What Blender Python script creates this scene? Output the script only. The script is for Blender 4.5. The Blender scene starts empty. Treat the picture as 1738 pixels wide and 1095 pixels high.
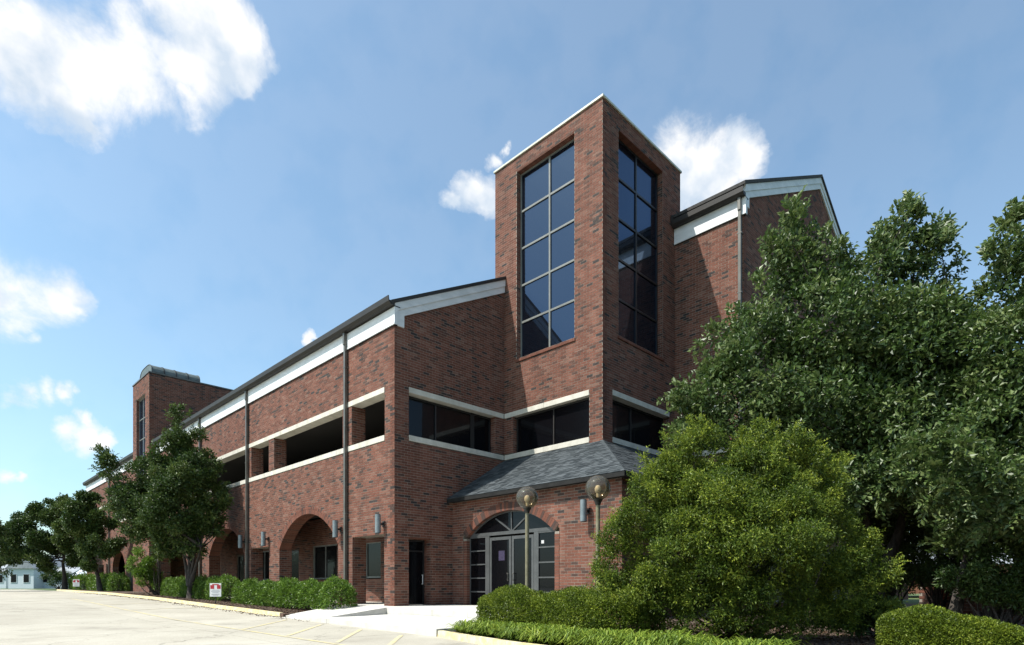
import bpy, math, random
import numpy as np
from mathutils import Vector
R=math.radians
rng=np.random.default_rng(7); random.seed(7)
SC=bpy.context.scene; COL=SC.collection

# ---------------------------------------------------------------- camera
F=1004.83; CX=869.0; HZ=993.26; YAW=.7823            # in pixels of a 1738 px wide picture
CAM=np.array([-13.050,-19.382,0.815])
cY,sY=math.cos(YAW),math.sin(YAW)
def at(x,y,d):                                        # point at depth d along the line of sight
    r=(x-CX)/F*d
    return np.array([CAM[0]+d*cY+r*sY, CAM[1]+d*sY-r*cY, CAM[2]+(HZ-y)/F*d])
def sightdir(x,y):
    v=at(x,y,1.0)-CAM; return v/np.linalg.norm(v)
cam=bpy.data.objects.new('camera',bpy.data.cameras.new('camera')); COL.objects.link(cam); SC.camera=cam
cam.location=CAM; cam.rotation_euler=(R(90),0,YAW-R(90))
cam.data.sensor_width=36; cam.data.lens=36*F/1738; cam.data.shift_y=(HZ-547.5)/1738
cam.data.clip_start=.1; cam.data.clip_end=3000

# ---------------------------------------------------------------- light
TOSUN=Vector((-1.0,.45,1.59)).normalized()
ELEV=math.asin(TOSUN.z)
sun=bpy.data.objects.new('sun',bpy.data.lights.new('sun','SUN')); COL.objects.link(sun)
sun.data.energy=5.0; sun.data.angle=R(.53); sun.data.color=(1,.955,.89)
sun.rotation_euler=TOSUN.to_track_quat('Z','Y').to_euler()
SC.view_settings.view_transform='Standard'; SC.view_settings.look='None'
SC.view_settings.exposure=0.6; SC.view_settings.gamma=1; SC.view_settings.use_curve_mapping=False
W=bpy.data.worlds.new('World'); SC.world=W; W.use_nodes=True
def build_world():
    nt=W.node_tree; nt.nodes.clear(); N=nt.nodes.new; L=nt.links.new
    out=N('ShaderNodeOutputWorld'); 
    sky=N('ShaderNodeTexSky'); sky.sky_type='NISHITA'; sky.sun_disc=False
    sky.sun_elevation=ELEV; sky.sun_rotation=math.atan2(TOSUN.x,TOSUN.y)
    sky.altitude=100; sky.air_density=1.0; sky.dust_density=1.9; sky.ozone_density=1.0
    bg=N('ShaderNodeBackground'); bg.inputs[1].default_value=.14
    hs=N('ShaderNodeHueSaturation'); hs.inputs['Saturation'].default_value=.98
    mu=N('ShaderNodeMix'); mu.data_type='RGBA'; mu.blend_type='MULTIPLY'; mu.inputs[0].default_value=1; mu.inputs[7].default_value=(.88,1.09,1.08,1)
    L(sky.outputs[0],hs.inputs['Color']); L(hs.outputs[0],mu.inputs[6]); L(mu.outputs[2],bg.inputs[0])
    tc=N('ShaderNodeTexCoord'); vec=tc.outputs['Generated']
    n1=N('ShaderNodeTexNoise'); n1.inputs['Scale'].default_value=7.5; n1.inputs['Detail'].default_value=12; n1.inputs['Roughness'].default_value=.64; n1.inputs['Distortion'].default_value=.35
    L(vec,n1.inputs['Vector'])
    # clouds: soft round masses in given sky directions, broken up by noise
    blobs=[(10,70,90),(70,60,80),(60,130,75),(120,110,85),(110,170,50),(180,110,80),(240,95,70),(250,145,55),(310,110,70),(330,60,60),(385,80,60),(430,85,32),(300,25,60),(360,20,40),(320,160,30),(130,195,26),
           (0,500,62),(40,500,62),(85,505,48),(20,550,50),(50,575,24),(112,520,22),(5,668,20),(40,664,24),(80,664,24),(115,672,20),(140,678,12),(110,735,22),(150,738,26),(180,742,16),(145,712,14),
           (800,318,30),(775,335,18),(825,328,27),(840,270,13),(860,258,9),(1150,265,50),(1190,285,62),(1235,265,45),(1260,290,36),(1200,330,50),(1150,320,50),(1110,300,30),
           (10,802,15),(35,805,10),(525,575,11)]
    nw=N('ShaderNodeTexNoise'); nw.inputs['Scale'].default_value=11; nw.inputs['Detail'].default_value=6; nw.inputs['Roughness'].default_value=.6; L(vec,nw.inputs['Vector'])
    wa=N('ShaderNodeVectorMath'); wa.operation='MULTIPLY_ADD'; L(nw.outputs['Color'],wa.inputs[0]); wa.inputs[1].default_value=(.075,.075,.075); wa.inputs[2].default_value=(-.0375,-.0375,-.0375)
    wb=N('ShaderNodeVectorMath'); wb.operation='ADD'; L(wa.outputs[0],wb.inputs[0]); L(vec,wb.inputs[1]); wvec=wb.outputs[0]
    cur=None
    for x,y,r in blobs:
        d=sightdir(x,y); r=r*1.45/F/math.sqrt(1+((x-CX)/F)**2+((y-HZ)/F)**2)
        vd=N('ShaderNodeVectorMath'); vd.operation='DISTANCE'; L(wvec,vd.inputs[0]); vd.inputs[1].default_value=tuple(d)
        mr=N('ShaderNodeMapRange'); mr.inputs['From Min'].default_value=0; mr.inputs['From Max'].default_value=r; mr.inputs['To Min'].default_value=1; mr.inputs['To Max'].default_value=0
        L(vd.outputs['Value'],mr.inputs['Value'])
        if cur is None: cur=mr.outputs[0]
        else:
            m=N('ShaderNodeMath'); m.operation='MAXIMUM'; L(cur,m.inputs[0]); L(mr.outputs[0],m.inputs[1]); cur=m.outputs[0]
    # thin wisps high on the right, and fair-weather clouds over the rest of the sky
    n2=N('ShaderNodeTexNoise'); n2.inputs['Scale'].default_value=1.9; n2.inputs['Detail'].default_value=6; n2.inputs['Roughness'].default_value=.55
    mp=N('ShaderNodeMapping'); mp.inputs['Scale'].default_value=(1,1,2.2); mp.inputs['Location'].default_value=(3.1,1.7,.4)
    L(vec,mp.inputs['Vector']); L(mp.outputs[0],n2.inputs['Vector'])
    g=N('ShaderNodeMapRange'); g.inputs['From Min'].default_value=.70; g.inputs['From Max'].default_value=.82; g.inputs['To Max'].default_value=.75; L(n2.outputs['Fac'],g.inputs['Value'])
    m=N('ShaderNodeMath'); m.operation='MAXIMUM'; L(cur,m.inputs[0]); L(g.outputs[0],m.inputs[1]); cur=m.outputs[0]
    a=N('ShaderNodeMath'); a.operation='MULTIPLY_ADD'; L(n1.outputs['Fac'],a.inputs[0]); a.inputs[1].default_value=2.3; a.inputs[2].default_value=-1.15
    s=N('ShaderNodeMath'); s.operation='ADD'; L(cur,s.inputs[0]); L(a.outputs[0],s.inputs[1])
    k=N('ShaderNodeMath'); k.operation='MULTIPLY'; L(s.outputs[0],k.inputs[0])
    gate=N('ShaderNodeMapRange'); gate.inputs['From Min'].default_value=0; gate.inputs['From Max'].default_value=.2; L(cur,gate.inputs['Value']); L(gate.outputs[0],k.inputs[1])
    cm=N('ShaderNodeMapRange'); cm.interpolation_type='SMOOTHSTEP'; cm.inputs['From Min'].default_value=.12; cm.inputs['From Max'].default_value=.92; cm.inputs['To Min'].default_value=.08; L(k.outputs[0],cm.inputs['Value'])
    n3=N('ShaderNodeTexNoise'); n3.inputs['Scale'].default_value=14; n3.inputs['Detail'].default_value=5; L(vec,n3.inputs['Vector'])
    cr=N('ShaderNodeValToRGB'); cr.color_ramp.elements[0].position=.34; cr.color_ramp.elements[0].color=(.62,.72,.84,1); cr.color_ramp.elements[1].position=.52; cr.color_ramp.elements[1].color=(1,1,1,1)
    L(n3.outputs['Fac'],cr.inputs[0])
    bc=N('ShaderNodeBackground'); bc.inputs[1].default_value=.72; L(cr.outputs[0],bc.inputs[0])
    mx=N('ShaderNodeMixShader'); L(cm.outputs[0],mx.inputs[0]); L(bg.outputs[0],mx.inputs[1]); L(bc.outputs[0],mx.inputs[2]); L(mx.outputs[0],out.inputs[0])
build_world()

# ---------------------------------------------------------------- mesh helpers
class G:
    """collects polygons as numpy arrays; every face may carry a tone (a random number for the colour ramp)"""
    def __init__(s): s.V=[];s.F={};s.n=0
    def add(s,V,Fc,tone=None):
        V=np.asarray(V,float).reshape(-1,3); Fc=np.asarray(Fc,int)
        k=Fc.shape[1]
        if tone is None: tone=np.full(len(Fc),.5)
        s.F.setdefault(k,[]).append((Fc+s.n,np.broadcast_to(np.asarray(tone,float),(len(Fc),)).copy()))
        s.V.append(V); s.n+=len(V); return s
    def boxes(s,mn,mx,tone=None,skip=()):
        mn=np.asarray(mn,float).reshape(-1,3); mx=np.asarray(mx,float).reshape(-1,3); n=len(mn)
        if n==0: return s
        c=np.array([[i&1,(i>>1)&1,(i>>2)&1] for i in range(8)],float)
        V=mn[:,None,:]+(mx-mn)[:,None,:]*c[None]
        q=np.array([[0,4,6,2],[1,3,7,5],[0,1,5,4],[2,6,7,3],[0,2,3,1],[4,5,7,6]])
        Fc=(q[None]+8*np.arange(n)[:,None,None]).reshape(-1,4)
        t=None if tone is None else np.repeat(np.broadcast_to(tone,(n,)),6)
        return s.add(V.reshape(-1,3),Fc,t)
    def box(s,x0,x1,y0,y1,z0,z1,tone=None): return s.boxes([[min(x0,x1),min(y0,y1),min(z0,z1)]],[[max(x0,x1),max(y0,y1),max(z0,z1)]],tone)
    def prism(s,poly,off,tone=None):
        """poly: planar loop of points, off: extrusion vector"""
        P=np.asarray(poly,float); n=len(P); O=np.asarray(off,float)
        V=np.vstack([P,P+O]); s.add(V,[list(range(n))[::-1]],tone); s.F[n].append((np.array([[i+n for i in range(n)]])+s.n-2*n,np.array([.5 if tone is None else tone])))
        s.F.setdefault(4,[]).append((np.array([[i,(i+1)%n,(i+1)%n+n,i+n] for i in range(n)])+s.n-2*n,np.full(n,.5 if tone is None else tone)))
        return s
    def tube(s,pts,rad,n=8,tone=None,cap=True):
        pts=np.asarray(pts,float); m=len(pts); rad=np.broadcast_to(np.asarray(rad,float),(m,))
        T=np.gradient(pts,axis=0) if m>2 else np.repeat((pts[1]-pts[0])[None],m,0)
        T=T/np.linalg.norm(T,axis=1)[:,None]
        ref=np.array([0,0,1.]) if abs(T[0][2])<.9 else np.array([1.,0,0])
        A=np.cross(T,ref); A/=np.linalg.norm(A,axis=1)[:,None]; B=np.cross(T,A)
        a=np.arange(n)/n*2*np.pi
        V=pts[:,None,:]+rad[:,None,None]*(A[:,None,:]*np.cos(a)[None,:,None]+B[:,None,:]*np.sin(a)[None,:,None])
        f=[[i*n+j,i*n+(j+1)%n,(i+1)*n+(j+1)%n,(i+1)*n+j] for i in range(m-1) for j in range(n)]
        s.add(V.reshape(-1,3),f,tone)
        if cap:
            base=s.n-m*n
            s.F.setdefault(n,[]).append((np.array([[base+j for j in range(n)],[base+(m-1)*n+j for j in range(n)][::-1]]),np.full(2,.5 if tone is None else tone)))
        return s
    def sphere(s,c,r,nu=24,nv=14,sc=(1,1,1),tone=None):
        th=np.linspace(0,np.pi,nv+1); ph=np.arange(nu)/nu*2*np.pi
        V=np.array([[c[0]+r*sc[0]*math.sin(t)*math.cos(p),c[1]+r*sc[1]*math.sin(t)*math.sin(p),c[2]+r*sc[2]*math.cos(t)] for t in th for p in ph])
        f=[[i*nu+j,(i+1)*nu+j,(i+1)*nu+(j+1)%nu,i*nu+(j+1)%nu] for i in range(nv) for j in range(nu)]
        return s.add(V,f,tone)
def mk(name,g,mat,parent=None,smooth=False,kind=None,bevel=0):
    me=bpy.data.meshes.new(name); V=np.vstack(g.V).astype(np.float32)
    me.vertices.add(len(V)); me.vertices.foreach_set('co',V.ravel())
    L=[];S=[];T=[];c=0
    for k,ch in g.F.items():
        Fc=np.vstack([a for a,_ in ch]); t=np.concatenate([b for _,b in ch])
        L.append(Fc.ravel()); S.append(c+np.arange(len(Fc))*k); c+=Fc.size; T.append(t)
    L=np.concatenate(L).astype(np.int32); S=np.concatenate(S).astype(np.int32); T=np.concatenate(T).astype(np.float32)
    me.loops.add(len(L)); me.loops.foreach_set('vertex_index',L)
    me.polygons.add(len(S)); me.polygons.foreach_set('loop_start',S)
    at_=me.attributes.new('tone','FLOAT','FACE'); at_.data.foreach_set('value',T)
    me.update(calc_edges=True); me.validate()
    me.polygons.foreach_set('use_smooth',np.full(len(S),bool(smooth)))
    me.materials.append(mat)
    o=bpy.data.objects.new(name,me); COL.objects.link(o)
    if parent: o.parent=parent
    if kind: o['kind']=kind
    if bevel:
        b=o.modifiers.new('bevel','BEVEL'); b.width=bevel; b.segments=2; b.limit_method='ANGLE'
    return o
def empty(name,label,cat,loc=(0,0,0),group=None):
    o=bpy.data.objects.new(name,None); COL.objects.link(o); o.location=loc; o['label']=label; o['category']=cat; o.empty_display_size=.3
    if group: o['group']=group
    return o
def tag(o,label,cat,group=None,kind=None):
    o['label']=label; o['category']=cat
    if group:o['group']=group
    if kind:o['kind']=kind
    return o
def dup(o,loc,label,group=None,rz=None):
    r=o.copy(); COL.objects.link(r); r.location=loc; r['label']=label
    if rz is not None: r.rotation_euler=(0,0,rz)
    for ch in o.children:
        c=ch.copy(); COL.objects.link(c); c.parent=r
        for g in ch.children:
            d=g.copy(); COL.objects.link(d); d.parent=c
    return r

# ---------------------------------------------------------------- materials
def newmat(name):
    m=bpy.data.materials.new(name); m.use_nodes=True; nt=m.node_tree; return m,nt,nt.nodes['Principled BSDF']
def setp(b,**k):
    for n,v in k.items():
        n={'rough':'Roughness','metal':'Metallic','spec':'Specular IOR Level','col':'Base Color'}.get(n,n)
        b.inputs[n].default_value=(v+(1,)) if isinstance(v,tuple) and len(v)==3 else v
def noisy(name,c1,c2,scale=4,rough=.8,detail=6,bump=0,bscale=60,metal=0,spec=.5,stretch=None,c3=None,lo=.35,hi=.65):
    m,nt,b=newmat(name); N=nt.nodes.new; L=nt.links.new
    tc=N('ShaderNodeTexCoord'); geo=N('ShaderNodeNewGeometry'); v=geo.outputs['Position']
    if stretch:
        mp=N('ShaderNodeMapping'); mp.inputs['Scale'].default_value=stretch; L(v,mp.inputs['Vector']); v=mp.outputs[0]
    n=N('ShaderNodeTexNoise'); n.inputs['Scale'].default_value=scale; n.inputs['Detail'].default_value=detail; n.inputs['Roughness'].default_value=.65; L(v,n.inputs['Vector'])
    cr=N('ShaderNodeValToRGB'); e=cr.color_ramp.elements; e[0].position=lo; e[1].position=hi; e[0].color=c1+(1,); e[1].color=c2+(1,)
    if c3: x=e.new((lo+hi)/2); x.color=c3+(1,)
    L(n.outputs['Fac'],cr.inputs[0]); L(cr.outputs[0],b.inputs['Base Color'])
    setp(b,rough=rough,metal=metal,spec=spec)
    if bump:
        n2=N('ShaderNodeTexNoise'); n2.inputs['Scale'].default_value=bscale; n2.inputs['Detail'].default_value=6; L(geo.outputs['Position'],n2.inputs['Vector'])
        bp=N('ShaderNodeBump'); bp.inputs['Strength'].default_value=bump; bp.inputs['Distance'].default_value=.02; L(n2.outputs['Fac'],bp.inputs['Height']); L(bp.outputs[0],b.inputs['Normal'])
    return m
def ramp(nt,stops,interp='LINEAR'):
    cr=nt.nodes.new('ShaderNodeValToRGB'); cr.color_ramp.interpolation=interp; e=cr.color_ramp.elements
    e[0].position=stops[0][0]; e[0].color=stops[0][1]+(1,); e[1].position=stops[-1][0]; e[1].color=stops[-1][1]+(1,)
    for p,c in stops[1:-1]: x=e.new(p); x.color=c+(1,)
    return cr
BRICK_STOPS=[(0,(.036,.030,.029)),(.10,(.052,.036,.031)),(.2,(.088,.044,.033)),(.34,(.126,.051,.034)),(.55,(.150,.058,.038)),(.78,(.164,.067,.045)),(.93,(.176,.082,.057)),(1,(.184,.100,.073))]
def brickmat():
    m,nt,b=newmat('brick'); N=nt.nodes.new; L=nt.links.new
    a=N('ShaderNodeAttribute'); a.attribute_name='tone'; cr=ramp(nt,BRICK_STOPS); L(a.outputs['Fac'],cr.inputs[0])
    geo=N('ShaderNodeNewGeometry')
    n=N('ShaderNodeTexNoise'); n.inputs['Scale'].default_value=1.1; n.inputs['Detail'].default_value=5; L(geo.outputs['Position'],n.inputs['Vector'])
    n2=N('ShaderNodeTexNoise'); n2.inputs['Scale'].default_value=45; n2.inputs['Detail'].default_value=5; L(geo.outputs['Position'],n2.inputs['Vector'])
    mr=N('ShaderNodeMapRange'); mr.inputs['From Min'].default_value=.3; mr.inputs['From Max'].default_value=.7; mr.inputs['To Min'].default_value=.92; mr.inputs['To Max'].default_value=1.08; L(n.outputs['Fac'],mr.inputs[0])
    mr2=N('ShaderNodeMapRange'); mr2.inputs['From Min'].default_value=.3; mr2.inputs['From Max'].default_value=.7; mr2.inputs['To Min'].default_value=.75; mr2.inputs['To Max'].default_value=1.2; L(n2.outputs['Fac'],mr2.inputs[0])
    k=N('ShaderNodeMath'); k.operation='MULTIPLY'; L(mr.outputs[0],k.inputs[0]); L(mr2.outputs[0],k.inputs[1])
    mp=N('ShaderNodeMapping'); mp.inputs['Scale'].default_value=(1.4,1.4,.16); L(geo.outputs['Position'],mp.inputs['Vector'])
    ns=N('ShaderNodeTexNoise'); ns.inputs['Scale'].default_value=1.6; ns.inputs['Detail'].default_value=6; L(mp.outputs[0],ns.inputs['Vector'])
    ms=N('ShaderNodeMapRange'); ms.inputs['From Min'].default_value=.35; ms.inputs['From Max'].default_value=.65; ms.inputs['To Min'].default_value=.84; ms.inputs['To Max'].default_value=1.07; L(ns.outputs['Fac'],ms.inputs[0])
    kk=N('ShaderNodeMath'); kk.operation='MULTIPLY'; L(k.outputs[0],kk.inputs[0]); L(ms.outputs[0],kk.inputs[1]); k=kk
    hs=N('ShaderNodeHueSaturation'); L(cr.outputs[0],hs.inputs['Color']); L(k.outputs[0],hs.inputs['Value']); L(hs.outputs[0],b.inputs['Base Color'])
    bp=N('ShaderNodeBump'); bp.inputs['Strength'].default_value=.35; bp.inputs['Distance'].default_value=.01; L(n2.outputs['Fac'],bp.inputs['Height']); L(bp.outputs[0],b.inputs['Normal'])
    setp(b,rough=.85,spec=.25); return m
def tonemat(name,stops,rough=.6,spec=.4,sub=0,trans=0,noise=0):
    m,nt,b=newmat(name); N=nt.nodes.new; L=nt.links.new
    a=N('ShaderNodeAttribute'); a.attribute_name='tone'; cr=ramp(nt,stops); L(a.outputs['Fac'],cr.inputs[0]); L(cr.outputs[0],b.inputs['Base Color'])
    setp(b,rough=rough,spec=spec)
    if trans:
        t=N('ShaderNodeBsdfTranslucent'); L(cr.outputs[0],t.inputs[0]); mx=N('ShaderNodeMixShader'); mx.inputs[0].default_value=trans
        o=[x for x in nt.nodes if x.type=='OUTPUT_MATERIAL'][0]; L(b.outputs[0],mx.inputs[1]); L(t.outputs[0],mx.inputs[2]); L(mx.outputs[0],o.inputs[0])
    return m
def glass(name,col,rough=.02,spec=.5,refl=.1,rc=(.6,.75,1.)):
    m,nt,b=newmat(name); N=nt.nodes.new; L=nt.links.new
    setp(b,col=col,rough=.25,spec=.1)
    g=N('ShaderNodeBsdfGlossy'); g.inputs['Roughness'].default_value=rough; g.inputs['Color'].default_value=rc+(1,)
    lw=N('ShaderNodeFresnel'); lw.inputs['IOR'].default_value=1.5
    ad=N('ShaderNodeMath'); ad.operation='ADD'; ad.use_clamp=True; ad.inputs[1].default_value=refl; L(lw.outputs[0],ad.inputs[0])
    mx=N('ShaderNodeMixShader'); o=[x for x in nt.nodes if x.type=='OUTPUT_MATERIAL'][0]
    L(ad.outputs[0],mx.inputs[0]); L(b.outputs[0],mx.inputs[1]); L(g.outputs[0],mx.inputs[2]); L(mx.outputs[0],o.inputs[0])
    geo=N('ShaderNodeNewGeometry'); n=N('ShaderNodeTexNoise'); n.inputs['Scale'].default_value=.7; n.inputs['Detail'].default_value=1; L(geo.outputs['Position'],n.inputs['Vector'])
    bp=N('ShaderNodeBump'); bp.inputs['Strength'].default_value=.04; bp.inputs['Distance'].default_value=.05; L(n.outputs['Fac'],bp.inputs['Height']); L(bp.outputs[0],g.inputs['Normal'])
    return m
def flat(name,col,rough=.6,metal=0,spec=.5):
    m,nt,b=newmat(name); setp(b,col=col,rough=rough,metal=metal,spec=spec); return m
M={}
M['brick']=brickmat()
M['mortar']=noisy('mortar',(.20,.175,.145),(.28,.25,.21),3,.95,spec=.1)
M['stone']=noisy('pale_concrete',(0.430,0.408,0.344),(0.568,0.542,0.473),2.2,.85,bump=.2,stretch=(1,1,.5))
M['white']=noisy('white_painted_board',(0.533,0.550,0.550),(0.671,0.679,0.679),1.2,.5,stretch=(1,1,3))
M['gutter']=noisy('dark_brown_metal',(.012,.010,.009),(.022,.018,.015),2,.55)
M['pipe']=noisy('grey_brown_metal',(.085,.082,.07),(.13,.125,.11),2,.4,metal=.3)
M['shingle']=tonemat('asphalt_shingle',[(0,(.030,.036,.040)),(.5,(.050,.058,.062)),(1,(.080,.090,.096))],.95,.15)
M['shingledk']=noisy('dark_roof_shingle',(.02,.02,.02),(.05,.048,.046),8,.9)
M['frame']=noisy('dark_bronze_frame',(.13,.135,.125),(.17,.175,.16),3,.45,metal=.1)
M['alu']=noisy('grey_anodised_frame',(.06,.063,.063),(.085,.088,.088),3,.45,metal=.2)
M['glass']=glass('tinted_reflective_glass',(.002,.003,.006),refl=.07,rc=(.36,.54,.84))
M['dglass']=glass('dark_glass',(.003,.003,.004),refl=.0,rc=(.24,.28,.32))
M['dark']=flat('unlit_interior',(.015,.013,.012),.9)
M['ceil']=flat('shade_dark_plaster',(.022,.02,.018),.9)  # near-black plaster colour paints in the shade of the unlit loggia
M['lot']=None
M['curb_y']=noisy('worn_yellow_paint',(.55,.51,.38),(.62,.50,.22),5,.85,lo=.38,hi=.6)
M['curb']=noisy('grey_concrete_edge',(.38,.36,.31),(.52,.49,.43),3,.9,bump=.2)
M['walk']=noisy('bright_concrete_walk',(0.430,0.413,0.370),(0.550,0.533,0.490),1.6,.9,bump=.15)
M['lampmetal']=noisy('blue_grey_lamp_metal',(.16,.19,.20),(.22,.25,.26),6,.4,metal=.4)
M['post']=noisy('olive_bronze_post',(.15,.135,.08),(.22,.20,.13),9,.5,metal=.3)
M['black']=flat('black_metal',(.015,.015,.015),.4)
M['bark']=noisy('bark',(.02,.016,.013),(.06,.048,.038),14,.95,bump=.8,bscale=30,stretch=(1,1,.25))
M['soil']=noisy('mulch_soil',(.03,.019,.013),(.12,.08,.055),9,1,bump=.8,bscale=40)
M['grass']=noisy('lawn',(.035,.065,.015),(.09,.12,.03),6,1,bump=.6,bscale=25)
M['mulch']=tonemat('mulch_chips',[(0,(.03,.018,.012)),(.6,(.09,.05,.03)),(1,(.20,.14,.09))],.95,.1)

def lotmat():
    m,nt,b=newmat('parking_concrete'); N=nt.nodes.new; L=nt.links.new
    geo=N('ShaderNodeNewGeometry'); P=geo.outputs['Position']
    n=N('ShaderNodeTexNoise'); n.inputs['Scale'].default_value=.35; n.inputs['Detail'].default_value=8; n.inputs['Roughness'].default_value=.7; L(P,n.inputs['Vector'])
    cr=ramp(nt,[(.3,(.30,.275,.225)),(.5,(.365,.34,.28)),(.7,(.425,.40,.335))]); L(n.outputs['Fac'],cr.inputs[0])
    n2=N('ShaderNodeTexNoise'); n2.inputs['Scale'].default_value=30; n2.inputs['Detail'].default_value=6; L(P,n2.inputs['Vector'])
    mr=N('ShaderNodeMapRange'); mr.inputs['From Min'].default_value=.3; mr.inputs['From Max'].default_value=.7; mr.inputs['To Min'].default_value=.86; mr.inputs['To Max'].default_value=1.1; L(n2.outputs['Fac'],mr.inputs[0])
    # oil drips
    v=N('ShaderNodeTexVoronoi'); v.inputs['Scale'].default_value=.55; L(P,v.inputs['Vector'])
    n4=N('ShaderNodeTexNoise'); n4.inputs['Scale'].default_value=3; n4.inputs['Detail'].default_value=5; L(P,n4.inputs['Vector'])
    ad=N('ShaderNodeMath'); ad.operation='MULTIPLY_ADD'; ad.inputs[1].default_value=.55; L(n4.outputs['Fac'],ad.inputs[0]); L(v.outputs['Distance'],ad.inputs[2])
    st=N('ShaderNodeMapRange'); st.inputs['From Min'].default_value=.33; st.inputs['From Max'].default_value=.60; st.inputs['To Min'].default_value=.74; st.inputs['To Max'].default_value=1; L(ad.outputs[0],st.inputs[0])
    k=N('ShaderNodeMath'); k.operation='MULTIPLY'; L(mr.outputs[0],k.inputs[0]); L(st.outputs[0],k.inputs[1])
    # fine cracks and a slightly different tint for each slab
    wv=N('ShaderNodeTexNoise'); wv.inputs['Scale'].default_value=1.2; wv.inputs['Detail'].default_value=6; L(P,wv.inputs['Vector'])
    vm=N('ShaderNodeVectorMath'); vm.operation='MULTIPLY_ADD'; L(wv.outputs['Color'],vm.inputs[0]); vm.inputs[1].default_value=(1.6,1.6,0); L(P,vm.inputs[2])
    vc=N('ShaderNodeTexVoronoi'); vc.feature='DISTANCE_TO_EDGE'; vc.inputs['Scale'].default_value=.16; L(vm.outputs[0],vc.inputs['Vector'])
    ck=N('ShaderNodeMapRange'); ck.inputs['From Min'].default_value=0; ck.inputs['From Max'].default_value=.0035; ck.inputs['To Min'].default_value=.55; ck.inputs['To Max'].default_value=1; L(vc.outputs['Distance'],ck.inputs[0])
    at2=N('ShaderNodeAttribute'); at2.attribute_name='tone'; tm=N('ShaderNodeMapRange'); tm.inputs['To Min'].default_value=.93; tm.inputs['To Max'].default_value=1.05; L(at2.outputs['Fac'],tm.inputs[0])
    k2=N('ShaderNodeMath'); k2.operation='MULTIPLY'; L(ck.outputs[0],k2.inputs[0]); L(tm.outputs[0],k2.inputs[1])
    k3=N('ShaderNodeMath'); k3.operation='MULTIPLY'; L(k.outputs[0],k3.inputs[0]); L(k2.outputs[0],k3.inputs[1]); k=k3
    hs=N('ShaderNodeHueSaturation'); L(cr.outputs[0],hs.inputs['Color']); L(k.outputs[0],hs.inputs['Value']); L(hs.outputs[0],b.inputs['Base Color'])
    bp=N('ShaderNodeBump'); bp.inputs['Strength'].default_value=.2; bp.inputs['Distance'].default_value=.01; L(n2.outputs['Fac'],bp.inputs['Height']); L(bp.outputs[0],b.inputs['Normal'])
    setp(b,rough=.9,spec=.3); return m
M['lot']=lotmat()
def paintmat():
    m,nt,b=newmat('worn_line_paint'); N=nt.nodes.new; L=nt.links.new
    geo=N('ShaderNodeNewGeometry'); n=N('ShaderNodeTexNoise'); n.inputs['Scale'].default_value=4; n.inputs['Detail'].default_value=9; n.inputs['Roughness'].default_value=.75; L(geo.outputs['Position'],n.inputs['Vector'])
    cr=ramp(nt,[(.38,(.52,.44,.20)),(.60,(.38,.35,.28))]); L(n.outputs['Fac'],cr.inputs[0]); L(cr.outputs[0],b.inputs['Base Color']); setp(b,rough=.9); return m
M['paint']=paintmat()

# ---------------------------------------------------------------- ground
PY=[-60,-8,2.5,9,19,30,50,90,400]; PZ=[-.55,-.40,-.35,-.22,0,.15,.27,.30,.3]
def lz(y): return float(np.interp(y,PY,PZ))
def sheet(name,x0,x1,ys,dz,mat,kind='structure',step=None,parent=None):
    g=G(); V=[];
    for y in ys: V+= [[x0(y) if callable(x0) else x0,y,lz(y)+dz],[x1(y) if callable(x1) else x1,y,lz(y)+dz]]
    n=len(ys); g.add(V,[[2*i,2*i+1,2*i+3,2*i+2] for i in range(n-1)]); return mk(name,g,mat,parent,kind=kind)
YS=[-400,-60,-40,-20,-15,-12,-8,-4,0,2.5,5,9,14,19,24,30,40,50,60,75,90,140,400,900]
sheet('ground',-900,900,YS,-.05,M['grass'])
LOT=sheet('parking_lot',-75,-3.45,[y for y in YS if -60<=y<=75]+[78],-.03,flat('joint_filler',(.10,.09,.075),.95))
def slabs():
    xs=[-75]+list(np.arange(-71.45,-3.5,4.25))+[-3.45]; xs=sorted(set(round(x,3) for x in xs)); rest=G(); ys=list(np.arange(-62.2,78,4.6))
    for i in range(len(xs)-1):
        for j in range(len(ys)-1):
            x0,x1,y0,y1=xs[i]+.009,xs[i+1]-.009,ys[j]+.009,ys[j+1]-.009
            if x1-x0<.05: continue
            t=random.random(); zs=[lz(y0),lz(y1)]; dz=-.004; mids=[y for y in PY if y0<y<y1]; Y=[y0]+mids+[y1]
            V=[];
            for y in Y: V+=[[x0,y,lz(y)+dz],[x1,y,lz(y)+dz]]
            n=len(Y); B=[[v[0],v[1],v[2]-.03] for v in V]; F_=[[2*k,2*k+1,2*k+3,2*k+2] for k in range(n-1)]; m=2*n
            F_+=[[0,m,m+1,1],[2*n-2,2*n-1,m+2*n-1,m+2*n-2]]+[[2*k,2*k+2,m+2*k+2,m+2*k] for k in range(n-1)]+[[2*k+1,m+2*k+1,m+2*k+3,2*k+3] for k in range(n-1)]
            if xs[i]>-30 and -30<ys[j]<60: g=G(); g.add(V+B,F_,np.full(len(F_),t)); mk('concrete_slab',g,M['lot'],LOT)
            else: rest.add(V+B,F_,np.full(len(F_),t))
    mk('concrete_slabs',rest,M['lot'],LOT,kind='stuff')
slabs()
def kx(y): return float(np.interp(y,[-30,-14,-11,-8.2],[-6.0,-5.35,-5.0,-4.35]))
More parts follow.
